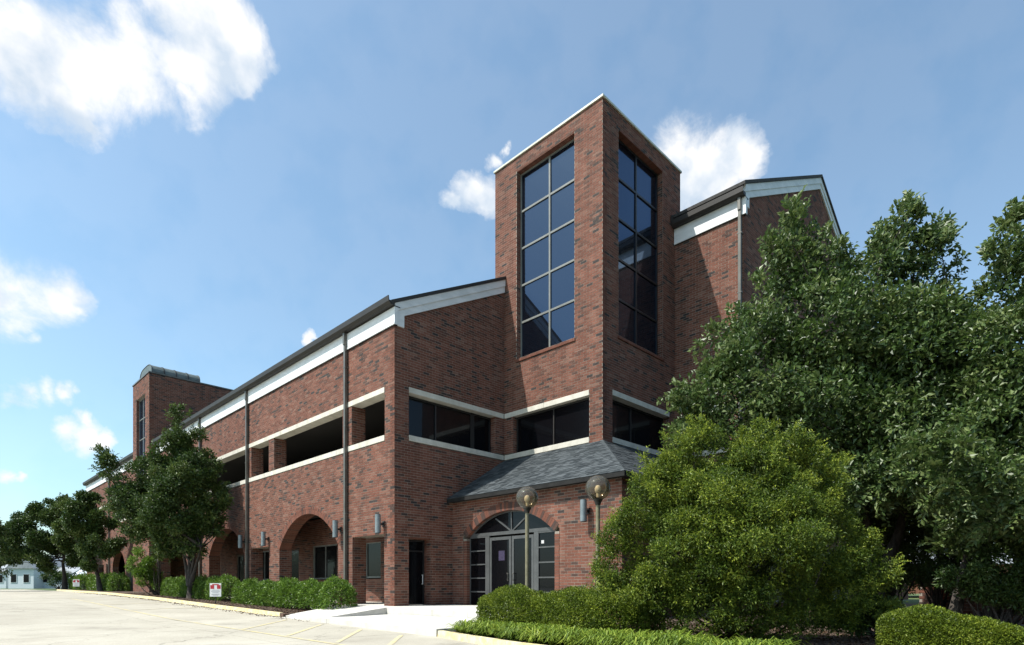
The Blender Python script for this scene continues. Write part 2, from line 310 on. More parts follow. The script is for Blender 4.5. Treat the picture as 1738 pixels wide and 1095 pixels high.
# raised beds behind the kerbs
sheet('planting_bed',-3.38,.0,[2.2,5,9,14,19,24,30,40,50,58],.10,M['soil'])
sheet('planting_bed',lambda y:kx(y)+.12,lambda y:30,[-30,-20,-14,-11,-8.3],.10,M['soil'])
g=G(); g.add([[-2.0,-8.35,lz(-8)+.104],[3,-8.35,-.1],[30,-8.35,-.1],[30,-60,-.1],[12,-60,-.1]],[[0,4,3,2,1]]);
def kerb(pts,name,mat,w=.15,h=.14):
    g=G()
    for i in range(len(pts)-1):
        (xa,ya),(xb,yb)=pts[i],pts[i+1]; za,zb=lz(ya),lz(yb)
        d=np.array([xb-xa,yb-ya]); l=np.hypot(*d); nrm=np.array([-d[1],d[0]])/l*w
        t=d/l*.004; a=np.array([xa,ya])+t; b=np.array([xb,yb])-t
        P=[[a[0],a[1],za-.1],[b[0],b[1],zb-.1],[b[0]+nrm[0],b[1]+nrm[1],zb-.1],[a[0]+nrm[0],a[1]+nrm[1],za-.1]]
        e=.02; k=nrm/w*e
        Q=[[a[0]+k[0],a[1]+k[1],za+h],[b[0]+k[0],b[1]+k[1],zb+h],[P[2][0],P[2][1],zb+h],[P[3][0],P[3][1],za+h]]
        g.add(P+Q,[[0,1,5,4],[1,2,6,5],[2,3,7,6],[3,0,4,7],[4,5,6,7],[3,2,1,0]])
    return mk(name,g,mat,kind='structure')
kerb([(-3.52,y) for y in [52]+list(range(48,2,-3))+[2.3]],'kerb',M['curb_y'])
kerb([(kx(y),y) for y in [-8.25,-9.7,-11.2,-12.7,-14.2,-17,-20,-25,-30]],'kerb',M['curb_y'])
# end return of the left kerb and its rusty drain block
g=G(); g.box(-3.5,-3.26,2.02,2.26,lz(2)-.02,lz(2)+.115)
tag(mk('drain_block',g,noisy('rusty_block',(.05,.03,.02),(.14,.075,.05),20,.9,bump=.6),bevel=.01),'small dark rusty block at the near end of the yellow kerb','drain block')
# painted bay lines
def stripe(a,b,w=.11,dz=.003):
    a=np.array(a,float);b=np.array(b,float); d=b-a; l=np.hypot(*d); n=np.array([-d[1],d[0]])/l*w/2; k=max(1,int(l/2)); g=G(); V=[]
    for i in range(k+1):
        p=a+d*i/k
        for q in (p-n,p+n): V.append([q[0],q[1],lz(q[1])+dz])
    g.add(V,[[2*i,2*i+1,2*i+3,2*i+2] for i in range(k)]); return mk('painted_line',g,M['paint'],kind='structure')
stripe((-6.95,-9.5),(-6.85,22)); stripe((-6.84,-8.0),(-4.55,-5.15)); stripe((-6.5,-9.4),(-4.75,-7.35)); stripe((-6.86,-5.7),(-4.35,-2.6)); stripe((-6.85,-3.0),(-4.2,.2))
for y in (9,14,19,24,30): stripe((-6.8,y),(-3.7,y+1.2))

# walks and entrance platform
g=G(); g.prism([[-4.0,-2.2,-.6],[-1.0,-2.2,-.6],[-1.0,-8.24,-.6],[-4.38,-8.24,-.6]],(0,0,.38)); mk('entrance_walk',g,M['walk'],kind='structure',bevel=.012)
g=G(); A=[[-4.0,-2.195,-.226],[-1.0,-2.195,-.226],[-1.0,1.6,-.30],[-3.75,1.6,-.352]]; B=[[p[0],p[1],-.7] for p in A]
g.add(A+B,[[3,2,1,0],[0,1,5,4],[1,2,6,5],[2,3,7,6],[3,0,4,7]]); mk('entrance_walk',g,M['walk'],kind='structure')
g=G(); A=[[-3.55,-.9,-.30],[-.955,-.9,-.002],[-.955,2.6,-.002],[-3.4,2.2,-.31]]; B=[[p[0],p[1],-.7] for p in A]
g.add(A+B,[[0,1,2,3],[0,4,5,1],[1,5,6,2],[2,6,7,3],[3,7,4,0]]); mk('ramp',g,M['walk'],kind='structure')
g=G()
for i,(y0,y1) in enumerate([(-7.2,-5.4),(-5.4,-3.6),(-3.6,-1.8),(-1.8,0),(0,1.7),(1.7,3.1)]): g.box(-.95,2.86 if y1<=0 else 2.2,y0+.004,y1-.004,-.5,0)
g.box(2.2,2.86,-7.2,-.004,-.3,-.003)
mk('entrance_platform',g,M['walk'],kind='structure',bevel=.008)
g=G(); g.box(.02,2.3,3.12,57.5,-.4,.03); mk('arcade_floor',g,M['curb'],kind='structure')

# ---------------------------------------------------------------- brick walls
BL,BH,J=.291,.0876,.014; CP=BH+J; BP=BL+J; Z0=-.3048
RECESS=.005
BLD=empty('office_building','red brick office building with glazed corner tower, arches and white fascia','building',(0,0,0))
BW=G()      # all bricks too small to pick apart singly
SINGLE=[]   # candidates for bricks as objects of their own
def tones(u,z,n):
    base=rng.random(n)
    # fired-dark bricks come in loose drifts
    dr=.5+.5*np.sin(u*1.7+np.sin(z*2.3)*1.3)*np.sin(z*3.1+u*.6)
    k=rng.random(n)<(.09+.03*dr)
    t=np.where(k,rng.random(n)*.22,.20+.80*base)
    return t
def subtract(iv,holes):
    for h0,h1 in holes:
        out=[]
        for a,b in iv:
            if h1<=a or h0>=b: out.append((a,b)); continue
            if h0>a: out.append((a,h0))
            if h1<b: out.append((h1,b))
        iv=out
    return iv
def wall(axis,p,s,u0,u1,z0,z1,holes=(),top=None,th=.3,bu0=None,bu1=None,stag=0,single=False,back=True,proud=0):
    """brick wall: axis 'x' means the plane X=p seen from the s side, u=Y; 'y' the plane Y=p, u=X.
    holes: functions z -> (a,b) or None; top: function z -> (a,b) allowed span"""
    n0=int(round((z0-Z0)/CP)); n1=int(math.floor((z1-Z0)/CP+.5)); A=[]; BK=[]
    for n in range(n0,n1):
        za=Z0+n*CP; zb=za+BH; zm=za+BH/2
        if zb>z1+.03: continue
        iv=[(u0,u1)]; ib=[(u0 if bu0 is None else bu0,u1 if bu1 is None else bu1)]
        if top:
            t=top(zm)
            if t is None: continue
            iv=[(max(u0,t[0]),min(u1,t[1]))]; ib=[(max(ib[0][0],t[0]),min(ib[0][1],t[1]))]
            if iv[0][1]-iv[0][0]<.03: continue
        hs=[h(zm) for h in holes]; hs=[h for h in hs if h]
        iv=subtract(iv,hs); ib=subtract(ib,[(a-RECESS*.0,b+RECESS) for a,b in hs])
        off=(n%2)*BP/2+stag
        for a,b in iv:
            k0=int(math.floor((a-off)/BP)); k1=int(math.ceil((b-off)/BP))
            ks=np.arange(k0,k1); ua=np.maximum(off+ks*BP+J/2,a); ub=np.minimum(off+(ks+1)*BP-J/2,b)
            ok=ub-ua>.035; ua=ua[ok]; ub=ub[ok]
            if len(ua): A.append(np.stack([ua,ub,np.full(len(ua),za),np.full(len(ua),zb)],1))
        BK.append((za-J/2,zb+J/2,ib))
    if A:
        A=np.vstack(A); n=len(A); jit=rng.normal(0,.0012,n)
        w0=np.full(n,p-s*(RECESS+.004)); w1=p+s*(proud+jit)
        lo=np.minimum(w0,w1); hi=np.maximum(w0,w1)
        if axis=='x': mn=np.stack([lo,A[:,0],A[:,2]],1); mx=np.stack([hi,A[:,1],A[:,3]],1)
        else: mn=np.stack([A[:,0],lo,A[:,2]],1); mx=np.stack([A[:,1],hi,A[:,3]],1)
        t=tones(A[:,0]+p*3.3,A[:,2],n)
        if single:
            full=(A[:,1]-A[:,0])>BL-.002
            for i in np.nonzero(full)[0]: SINGLE.append((mn[i],mx[i],t[i],axis,s))
            keep=~full; SG.append((mn,mx,t,full)); mn,mx,t=mn[keep],mx[keep],t[keep]
        BW.boxes(mn,mx,t)
    if back:
        # merge courses with equal spans
        cur=None; out=[]
        for a,b,iv in BK:
            key=tuple((round(x,4),round(y,4)) for x,y in iv)
            if cur and cur[2]==key and abs(cur[1]-a)<1e-6: cur[1]=b
            else:
                if cur: out.append(cur)
                cur=[a,b,key]
        if cur: out.append(cur)
        for a,b,iv in out:
            for x,y in iv:
                if y-x<.01: continue
                w0,w1=sorted((p-s*RECESS,p-s*th))
                if axis=='x': BK_G.box(w0,w1,x,y,a,b)
                else: BK_G.box(x,y,w0,w1,a,b)
BK_G=G(); SG=[]
def rect(a,b,z0,z1): return lambda z:(a,b) if z0<z<z1 else None
def archhole(c,hw,spring,apex,z0=-9,grow=0):
    rise=apex-spring; Rr=(hw*hw+rise*rise)/(2*rise); zc=apex-Rr; re=Rr+grow
    def f(z):
        if z<z0 or z>zc+re: return None
        if z<spring: return (c-hw-(grow if grow<0 else 0),c+hw)
        w=math.sqrt(max(0,re*re-(z-zc)**2)); w=min(w,hw+ (grow if z>spring else 0)*1.0)
        return (c-w,c+w) if w>.02 else None
    return f,Rr,zc
def jamb(axis,p,s,u0,u1,z0,z1): wall(axis,p,s,u0,u1,z0,z1,back=False,stag=.1)
def ring(axis,p,s,c,hw,spring,apex,depth,t0,t1,name,proud=.012,width=.0675,single=False,tn=None):
    """arch of rowlock bricks between radii R+t0 and R+t1, going 'depth' into the wall"""
    rise=apex-spring; Rr=(hw*hw+rise*rise)/(2*rise); zc=apex-Rr; al=math.asin(min(1,hw/Rr)) if rise<hw else math.pi/2
    n=int(2*al*Rr/width); out=[]
    for i in range(n):
        a0=-al+2*al*i/n+.004/Rr; a1=-al+2*al*(i+1)/n-.004/Rr
        pts=[(c+r*math.sin(a),zc+r*math.cos(a)) for r,a in ((Rr+t0,a0),(Rr+t1,a0),(Rr+t1,a1),(Rr+t0,a1))]
        w=p+s*(proud+random.gauss(0,.001)); o=-s*(depth+proud)
        P=[[w,u,z] if axis=='x' else [u,w,z] for u,z in pts]; off=[o,0,0] if axis=='x' else [0,o,0]
        t=(.14 if random.random()<.18 else .35+.55*random.random()) if tn is None else tn()
        if single:
            g=G(); g.prism(P,off,t); mk('brick',g,M['brick'],BLD)
        else: BW.prism(P,off,t)
    # mortar between the voussoirs
    m=G(); k=24
    for i in range(k):
        a0=-al+2*al*i/k; a1=-al+2*al*(i+1)/k
        pts=[(c+r*math.sin(a),zc+r*math.cos(a)) for r,a in ((Rr+t0+.006,a0),(Rr+t1-.004,a0),(Rr+t1-.004,a1),(Rr+t0+.006,a1))]
        w=p+s*(proud-.008); o=-s*(depth-.01)
        BK_G.prism([[w,u,z] if axis=='x' else [u,w,z] for u,z in pts],[o,0,0] if axis=='x' else [0,o,0])
def soffit(axis,p,s,u0,u1,z,d):      # flat brick head, one row of soldiers over an opening
    n=int((u1-u0)/.1); us=np.linspace(u0,u1,n+1)
    w0,w1=sorted((p-s*d,p-s*.004)); t=.3+.6*rng.random(n)
    if axis=='x': BW.boxes(np.stack([np.full(n,w0),us[:-1]+.004,np.full(n,z-.012)],1),np.stack([np.full(n,w1),us[1:]-.004,np.full(n,z+.02)],1),t)
    else: BW.boxes(np.stack([us[:-1]+.004,np.full(n,w0),np.full(n,z-.012)],1),np.stack([us[1:]-.004,np.full(n,w1),np.full(n,z+.02)],1),t)

zS0,zS1,zL0,zL1=6.53,6.75,8.43,8.645        # sill and lintel bands
# --- long facade (plane X=0)
UP=[(.68,3.2),(3.95,10.96),(11.6,13.9),(14.65,21.4),(22.1,24.5),(25.2,31.0)]
LOWR=[(.72,3.14),(11.54,13.95),(22.0,24.3)]
ARCH=[(7.33,2.99),(17.75,2.85),(28.2,2.85)]
holes=[rect(a,b,zS1,zL0) for a,b in UP]+[rect(.68,31.0,zS0-.01,zS1+.0),rect(.68,31.0,zL0,zL1+.01)]
holes=[rect(.68,31.0,zS0-.005,zS1+.005),rect(.68,31.0,zL0-.005,zL1+.005)]+[rect(a,b,zS1,zL0) for a,b in UP]
holes+=[rect(a,b,-9,2.85) for a,b in LOWR]
for c,hw in ARCH:
    f,_,_=archhole(c,hw,2.62,4.2,grow=.10); holes.append(f)
wall('x',0,-1,0,32.25,Z0,11.0,holes,th=.65,bu0=.3)
for a,b in UP: jamb('y',b,-1,.02,.66,zS1,zL0)
for a,b in LOWR: jamb('y',b,-1,.02,.66,Z0,2.85); soffit('x',0,-1,a,b,2.85,.64)
for c,hw in ARCH:
    jamb('y',c+hw,-1,.02,.66,Z0,2.7)
    ring('x',0,-1,c,hw,2.62,4.2,.60,-.012,.20,'a'); ring('x',0,-1,c,hw,2.62,4.2,.2,.21,.315,'b',proud=.008,width=.1)
# far part beyond the stair tower
UP2=[(38.4,41.2),(42.0,46.6),(49.9,53.5),(54.4,57.6)]; f2,_,_=archhole(44.3,2.4,2.6,4.0,grow=.10)
holes=[rect(37.6,57.7,zS0-.005,zS1+.005),rect(37.6,57.7,zL0-.005,zL1+.005)]+[rect(a,b,zS1,zL0) for a,b in UP2]+[f2,rect(47.9,49.4,-9,2.85),rect(50.4,52.8,-9,2.85),rect(38.2,40.4,-9,2.85)]
wall('x',0,-1,37.05,58.8,Z0,11.0,holes,th=.5)
ring('x',0,-1,44.3,2.4,2.6,4.0,.5,-.012,.20,'a')
for b in (41.2,46.6,53.5): jamb('y',b,-1,.02,.5,zS1,zL0)
for b in (46.7,49.4,52.8): jamb('y',b,-1,.02,.5,Z0,2.6)
# --- near gable (plane Y=0)
SL=.516
def rooft(off,xlo,xhi,ridge=20.9,e=11.8): # span of X allowed at height z under the rake
    def f(z):
        a=(z-(e-off))/SL; return (max(xlo,a),min(xhi,2*ridge-a))
    return f
gh=[rect(.67,5.4,zS1,zL0),rect(.67,5.97,zS0-.005,zS1+.005),rect(.67,5.97,zL0-.005,zL1+.005),rect(.67,1.75,-9,2.7)]
wall('y',0,-1,.016,5.945,Z0,14.4,gh,top=rooft(.45,0,5.945),th=.3)
jamb('x',5.4,-1,.02,.4,zS1,zL0); jamb('x',1.75,-1,.02,.5,Z0,2.7); soffit('y',0,-1,.67,1.75,2.7,.3)

# --- corner tower
TT=19.98
th_=[rect(-4.10,-.80,10.93,19.36),rect(-4.86,-.57,zS1,zL0),rect(-4.86,.0,zS0-.005,zS1+.005),rect(-4.86,.0,zL0-.005,zL1+.005)]
wall('x',5.95,-1,-5.52,.6,4.0,TT,th_,th=.3,bu0=-5.508,bu1=.588)
th2=[rect(7.03,10.45,10.93,19.30),rect(6.61,11.0,zS1,zL0),rect(6.61,11.0,zS0-.005,zS1+.005),rect(6.61,11.0,zL0-.005,zL1+.005)]
wall('y',-5.52,-1,5.966,12.0,4.0,TT,th2,th=.3,bu0=6.25)
for (ax,p,u0,u1,jp,ju) in (('x',5.95,-4.10,-.80,-.80,(5.97,6.25)),('y',-5.52,7.03,10.45,10.45,(-5.5,-5.22))):
    jamb('y' if ax=='x' else 'x',jp,-1,ju[0],ju[1],10.93,19.32); soffit(ax,p,-1,u0,u1,19.36 if ax=='x' else 19.30,.28)
jamb('y',-.57,-1,5.97,6.25,zS1,zL0); jamb('x',11.0,-1,-5.5,-5.2,zS1,zL0)
wall('y',.6,1,5.96,12.0,13.6,TT,(),th=.3); wall('x',12.0,1,-5.2,.3,16.5,TT,(),th=.3)
# --- middle bay and second gable
w2=[rect(-8.1,-6.1,zS1,zL0),rect(-8.1,-6.1,zS0-.005,zS1+.005),rect(-8.1,-6.1,zL0-.005,zL1+.005)]
wall('x',11.48,-1,-8.74,-5.525,Z0,16.6,w2,th=.3,bu0=-8.728)
wall('y',-8.74,-1,11.496,33.5,Z0,22.2,[rect(12.3,17.5,zS1,zL0),rect(19.5,27,zS1,zL0),rect(12.4,17.4,0,2.7),rect(20,26,0,2.7)],top=rooft(.45,11.496,33.5),th=.3,bu0=11.8)
# --- low entrance block
EX=2.9; EYa,EYb=-.9,-5.65; EC=(EYa+EYb)/2; EHW=(EYa-EYb)/2
fe,_,_=archhole(EC,EHW,2.74,3.68,grow=.24)
wall('x',EX,-1,-8.5,0,Z0,4.34,[fe,rect(EYb-.235,EYb,-9,2.78),rect(EYa,EYa+.235,-9,2.78)],th=.3,single=True,bu0=-8.488)
wall('y',-8.5,-1,EX+.016,11.47,Z0,4.34,(),th=.3,bu0=EX+.3)
def evs():
    return .10+.1*random.random() if random.random()<.35 else .3+.35*random.random()
ring('x',EX,-1,EC,EHW,2.74,3.68,.2,0,.31,'e',proud=.014,width=.105,single=True,tn=evs)
for y0,y1 in ((EYb-.212,EYb-.004),(EYa+.004,EYa+.212)):     # stack-bond strips beside the door
    n=int((2.74-Z0)/CP); z=Z0+np.arange(n)*CP
    BW.boxes(np.stack([np.full(n,EX+.006),np.full(n,y0),z],1),np.stack([np.full(n,EX+.25),np.full(n,y1),z+BH],1),.25+.6*rng.random(n))
    BK_G.box(EX+.014,EX+.24,y0+.004,y1-.004,Z0,2.72)
# arcade back wall, brick with windows and doors
bh=[rect(4.40,5.74,1.15,2.88),rect(8.46,11.09,1.13,2.95),rect(12.78,14.22,-9,2.82),rect(16.2,18.9,1.13,2.95),rect(20.5,21.9,-9,2.8),rect(26.5,29.4,1.13,2.95)]
wall('x',2.2,-1,.6,32,Z0,4.4,bh,th=.2)
# --- stair tower at the far end
T2X,T2a,T2b,T2t=-.5,32.23,37.0,17.2
wall('x',T2X,-1,T2a,T2b,Z0,T2t-.1,[rect(33.35,35.95,4.42,15.75)],th=.3,bu0=T2a+.012,bu1=T2b-.012)
wall('y',T2a,-1,T2X+.016,9.6,Z0,T2t-.1,(),th=.3,bu0=T2X+.3)
jamb('y',35.95,-1,T2X+.02,T2X+.28,4.42,15.75)
wall('y',T2b,1,T2X+.016,9.6,Z0,T2t-.1,(),th=.3,bu0=T2X+.3)
mk('brickwork',BW,M['brick'],BLD,kind='stuff') if False else None
# single bricks: the 230 nearest whole bricks of the entrance wall become objects of their own
SINGLE.sort(key=lambda q:(0 if (q[0][1]<-5.9 and q[0][2]>.35) else 1, np.linalg.norm((q[0]+q[1])/2-CAM)))
pick,rest=SINGLE[:235],SINGLE[235:]
if rest: BW.boxes([q[0] for q in rest],[q[1] for q in rest],np.array([q[2] for q in rest]))
protos=[]
for k in range(12):
    g=G(); t=[.03,.09,.14,.22,.33,.42,.5,.58,.66,.74,.85,.97][k]; g.boxes([[-.0,0,0]],[[.014,BL,BH]],t); me=mk('brick',g,M['brick'],BLD)
    protos.append((t,me.data)); bpy.data.objects.remove(me)
for mn,mx_,t,ax,s in pick:
    me=min(protos,key=lambda q:abs(q[0]-t))[1]; o=bpy.data.objects.new('brick',me); COL.objects.link(o); o.parent=BLD; o.location=mn
mk('brickwork',BW,M['brick'],BLD,kind='stuff')
mk('wall',BK_G,M['mortar'],BLD)

# plain rear and inner structure
g=G(); g.box(41.5,41.8,-8.7,58.7,-.3,11.4); g.box(.3,41.5,58.5,58.79,-.3,11.2); g.box(33.5,41.5,-8.73,-8.45,-.3,11.6)
mk('rear_wall',g,M['brick'],BLD)
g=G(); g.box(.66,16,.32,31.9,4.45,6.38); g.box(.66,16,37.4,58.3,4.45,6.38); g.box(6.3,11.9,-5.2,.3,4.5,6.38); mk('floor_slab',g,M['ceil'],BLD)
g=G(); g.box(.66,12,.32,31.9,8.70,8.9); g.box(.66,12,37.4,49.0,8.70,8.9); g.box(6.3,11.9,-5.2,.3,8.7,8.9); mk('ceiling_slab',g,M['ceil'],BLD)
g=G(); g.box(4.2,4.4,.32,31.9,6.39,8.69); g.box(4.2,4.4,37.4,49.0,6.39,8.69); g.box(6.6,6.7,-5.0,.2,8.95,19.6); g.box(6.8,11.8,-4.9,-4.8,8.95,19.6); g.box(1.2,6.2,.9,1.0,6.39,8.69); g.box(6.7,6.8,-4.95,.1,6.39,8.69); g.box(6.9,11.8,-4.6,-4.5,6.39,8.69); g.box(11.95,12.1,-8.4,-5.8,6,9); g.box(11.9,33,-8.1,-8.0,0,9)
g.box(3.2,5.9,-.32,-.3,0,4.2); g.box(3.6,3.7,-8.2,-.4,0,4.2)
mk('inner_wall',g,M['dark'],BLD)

# --- concrete bands, stone by stone
def stones(name,axis,p,s,u0,u1,z0,z1,depth,L=1.95,mat='stone',proud=.022):
    n=max(1,round(abs(u1-u0)/L)); us=np.linspace(u0,u1,n+1)
    for a,b in zip(us[:-1],us[1:]):
        g=G(); w=p+s*proud; q=p-s*depth
        if axis=='x': g.box(w,q,a+.004,b-.004,z0,z1)
        else: g.box(a+.004,b-.004,w,q,z0,z1)
        mk(name,g,M[mat],BLD,bevel=.006)
for nm,z0,z1 in (('sill_stone',zS0,zS1),('lintel_stone',zL0,zL1)):
    d=.5 if nm=='lintel_stone' else .40
    stones(nm,'x',0,-1,.68,31.0,z0,z1,d); stones(nm,'x',0,-1,37.6,57.7,z0,z1,d)
    stones(nm,'y',0,-1,.67,5.90,z0,z1,d); stones(nm,'x',5.95,-1,-4.86,-.025,z0,z1,d); stones(nm,'y',-5.52,-1,6.61,11.0,z0,z1,d); stones(nm,'x',11.48,-1,-8.1,-6.1,z0,z1,.25)
# brick sill courses under the tower windows
def rowlock(axis,p,s,u0,u1,z):
    n=int((u1-u0)/.1); us=np.linspace(u0,u1,n+1); g=G()
    for a,b in zip(us[:-1],us[1:]):
        if axis=='x': P=[[p+s*.05,a+.004,z-.02],[p-s*.25,a+.004,z+.05],[p-s*.25,a+.004,z-.08],[p+s*.05,a+.004,z-.12]]; O=[0,b-a-.008,0]
        else: P=[[a+.004,p+s*.05,z-.02],[a+.004,p-s*.25,z+.05],[a+.004,p-s*.25,z-.08],[a+.004,p+s*.05,z-.12]]; O=[b-a-.008,0,0]
        g.prism(P,O,.35+.5*random.random())
    mk('brick_sill',g,M['brick'],BLD)
rowlock('x',5.95,-1,-4.15,-.75,10.93); rowlock('y',-5.52,-1,6.98,10.5,10.93); rowlock('x',T2X,-1,33.3,36.0,4.42)
# copings
g=G(); g.box(5.89,12.06,-5.58,.66,TT,TT+.09); g.box(6.1,11.85,-5.37,.45,TT+.085,TT+.11); mk('coping',g,noisy('pale_metal_coping',(.42,.42,.34),(.55,.55,.46),3,.4,metal=.2),BLD,bevel=.008)
g=G(); g.box(T2X-.05,9.7,T2a-.05,T2b+.05,T2t-.1,T2t); mk('coping',g,M['pipe'],BLD)

# --- windows: frame bars as the window, each pane a sub-part
def window(name,axis,p,s,u0,u1,z0,z1,cu,cz,bar=.06,mat='frame',gl='glass',edge=.07,dep=.09,label=None):
    """cu: list of vertical bar positions, cz: list of horizontal ones; the plane p is the face of the bars"""
    g=G()
    def b(a0,a1,b0,b1,pr=0):
        if axis=='x': g.box(p+s*pr,p-s*dep,a0,a1,b0,b1)
        else: g.box(a0,a1,p+s*pr,p-s*dep,b0,b1)
    b(u0,u0+edge,z0,z1); b(u1-edge,u1,z0,z1); b(u0+edge,u1-edge,z0,z0+edge,-.001); b(u0+edge,u1-edge,z1-edge,z1,-.001)
    for c in cu: b(c-bar/2,c+bar/2,z0+edge,z1-edge,.004)
    us=[u0+edge]+list(sum(([c-bar/2,c+bar/2] for c in cu),[]))+[u1-edge]
    for z in cz:
        for i in range(0,len(us),2): b(us[i],us[i+1],z-bar/2,z+bar/2,.002)
    o=mk(name,g,M[mat],BLD)
    if label: o['label']=label
    zs=[z0+edge]+list(sum(([c-bar/2,c+bar/2] for c in cz),[]))+[z1-edge]
    for i in range(0,len(us),2):
        for j in range(0,len(zs),2):
            q=G()
            if axis=='x': q.box(p-s*.045,p-s*.06,us[i]-.005,us[i+1]+.005,zs[j]-.005,zs[j+1]+.005)
            else: q.box(us[i]-.005,us[i+1]+.005,p-s*.045,p-s*.06,zs[j]-.005,zs[j+1]+.005)
            qv=q.V[0]; ax_=0 if axis=='x' else 1; f_=np.abs(qv[:,ax_]-(p-s*.045))<1e-6; qv[f_,ax_]+=rng.uniform(-.006,.006,f_.sum())
            mk('pane',q,M[gl],o)
    return o
rz=[10.98+1.665*k for k in range(1,5)]
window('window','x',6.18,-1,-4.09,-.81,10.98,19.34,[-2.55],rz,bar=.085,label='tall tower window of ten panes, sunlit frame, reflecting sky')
window('window','y',-5.26,-1,7.04,10.44,10.98,19.28,[8.72],rz,bar=.085,mat='black',label='tall tower window of ten panes on the shaded side')  # same frame in black, painting in the shade of this tower side
window('window','x',6.16,-1,-4.85,-.58,zS1,zL0-.01,[-2.8],[],gl='dglass',mat='gutter',bar=.05)
window('window','y',.32,-1,.68,5.39,zS1,zL0-.01,[2.25],[],gl='dglass',mat='black')
window('window','y',-5.2,-1,6.62,10.99,zS1,zL0-.01,[8.4],[],gl='dglass',mat='black')
window('window','x',11.7,-1,-8.09,-6.11,zS1,zL0-.01,[-7.1],[],gl='dglass')
window('window','x',T2X+.2,-1,33.36,35.94,4.45,15.72,[34.65],[4.45+1.61*k for k in range(1,7)],bar=.07,label='tall narrow stair tower window')
window('window','x',2.25,-1,4.41,5.73,1.16,2.87,[],[],gl='dglass'); window('window','x',2.25,-1,8.47,11.08,1.14,2.94,[9.77],[],gl='dglass')
window('window','x',2.25,-1,16.21,18.89,1.14,2.94,[17.55],[],gl='dglass'); window('window','x',2.25,-1,26.51,29.39,1.14,2.94,[28.0],[],gl='dglass')
for a,b,z0,z1 in ((12.35,17.45,zS1,zL0),(19.55,26.95,zS1,zL0),(12.45,17.35,.02,2.68),(20.05,25.95,.02,2.68)): window('window','y',-8.5,-1,a,b,z0,z1,list(np.arange(a+1.7,b-.5,1.7)),[],gl='dglass')
for a,b in ((12.79,14.21),(20.51,21.89)):
    o=window('door','x',2.25,-1,a,b,.03,2.8,[],[.95],gl='dglass',mat='alu')
    g=G(); g.box(2.2,2.24,a+.12,a+.15,1.0,1.25); mk('handle',g,M['alu'],o)
# side door in the near gable
o=window('door','y',.42,-1,.69,1.74,.01,2.66,[],[2.2],gl='dglass',mat='black',label='dark glass side door in a square brick opening')
g=G(); g.tube([[1.60,.35,.85],[1.60,.35,1.25]],.018,8); g.box(1.59,1.61,.35,.42,.86,.88); g.box(1.59,1.61,.35,.42,1.22,1.24); mk('handle',g,M['white'],o)

# --- main entrance: arched storefront
DX=EX+.17
door_parts=G()
def ebar(y0,y1,z0,z1,pr=0,dp=.07): door_parts.box(DX-pr,DX+dp,y0,y1,z0,z1)
zB=2.78
ebar(EYb,EYa,zB,zB+.13,.012)
for y0,y1 in ((EYb,EYb+.05),(EYa-.05,EYa)): ebar(y0,y1,0,zB)
for y0,y1 in ((-2.15,-1.80),(-4.80,-4.45)): ebar(y0+.06,y1-.06,0,zB,.008)
sf=mk('storefront',door_parts,M['alu'],BLD); sf['label']='arched glazed entrance with double doors and sidelights'
for ya,yb in ((-1.87,EYa-.05),(EYb+.05,-4.73)):
    for k in range(5):
        z0=.02+k*.552; q=G(); q.box(DX-.004,DX+.05,ya,yb,z0+.50,z0+.552); mk('glazing_bar',q,M['alu'],sf)
        q=G(); q.box(DX+.03,DX+.045,ya,yb,z0,z0+.50); mk('pane',q,M['dglass'],sf)
# fan light: radial bars and glass
rise=3.68-2.74; RR=(EHW**2+rise**2)/(2*rise); zc=3.68-RR
P=[[DX+.035,EYa-.02,zB+.12]]; al=math.asin(EHW/RR)
arc=[[DX+.035,EC+RR*math.sin(a),zc+RR*math.cos(a)] for a in np.linspace(al*.985,-al*.985,25)]
arc=[p for p in arc if p[2]>zB+.1]
g=G(); g.prism(arc,[.012,0,0]); mk('fanlight_pane',g,M['dglass'],sf)
g=G(); N_=28
for i in range(N_):
    a0=-al+2*al*i/N_; a1=-al+2*al*(i+1)/N_
    pts=[(EC+r*math.sin(a),zc+r*math.cos(a)) for r,a in ((RR-.05,a0),(RR+.01,a0),(RR+.01,a1),(RR-.05,a1))]
    if min(p[1] for p in pts)<zB: continue
    g.prism([[DX-.01,u,z] for u,z in pts],[.06,0,0])
mk('arched_frame',g,M['alu'],sf)
for ye,ze in ((-2.45,3.44),(EC-.04,3.66),(-4.20,3.44)):
    d=np.array([0,ye-(-3.34),ze-(zB+.1)]); d/=np.linalg.norm(d); n=np.array([0,-d[2],d[1]])*.026
    A=np.array([DX-.006,-3.34,zB+.1]); B=np.array([DX-.006,ye,ze]); g=G(); g.prism([A-n,A+n,B+n,B-n],[.05,0,0]); mk('fan_bar',g,M['alu'],sf)
dl=[]
for y0,y1,hy in ((-3.32,-2.12,-3.20),(-4.50,-3.36,-3.48)):
    g=G(); e=.11; x0,x1=DX-.012,DX+.035
    g.box(x0,x1,y0,y0+e,.02,2.70); g.box(x0,x1,y1-e,y1,.02,2.70); g.box(x0,x1,y0+e,y1-e,2.58,2.70); g.box(x0,x1,y0+e,y1-e,.02,.24)
    d=mk('door',g,M['alu'],BLD); q=G(); q.box(DX+.006,DX+.016,y0+e,y1-e,.24,2.58); mk('pane',q,M['dglass'],d)
    q=G(); q.tube([[DX-.07,hy+.05*(1 if hy>-3.3 else -1),1.28],[DX-.09,hy,1.26],[DX-.09,hy,1.02],[DX-.07,hy,.98]],.014,8); q.box(DX-.09,DX-.01,hy-.015,hy+.015,1.25,1.28); q.box(DX-.09,DX-.01,hy-.015,hy+.015,1.0,1.03)
    mk('handle',q,M['pipe'],d); dl.append(d)
dl[0]['label']='left leaf of the glazed double door, a faint purple poster inside'
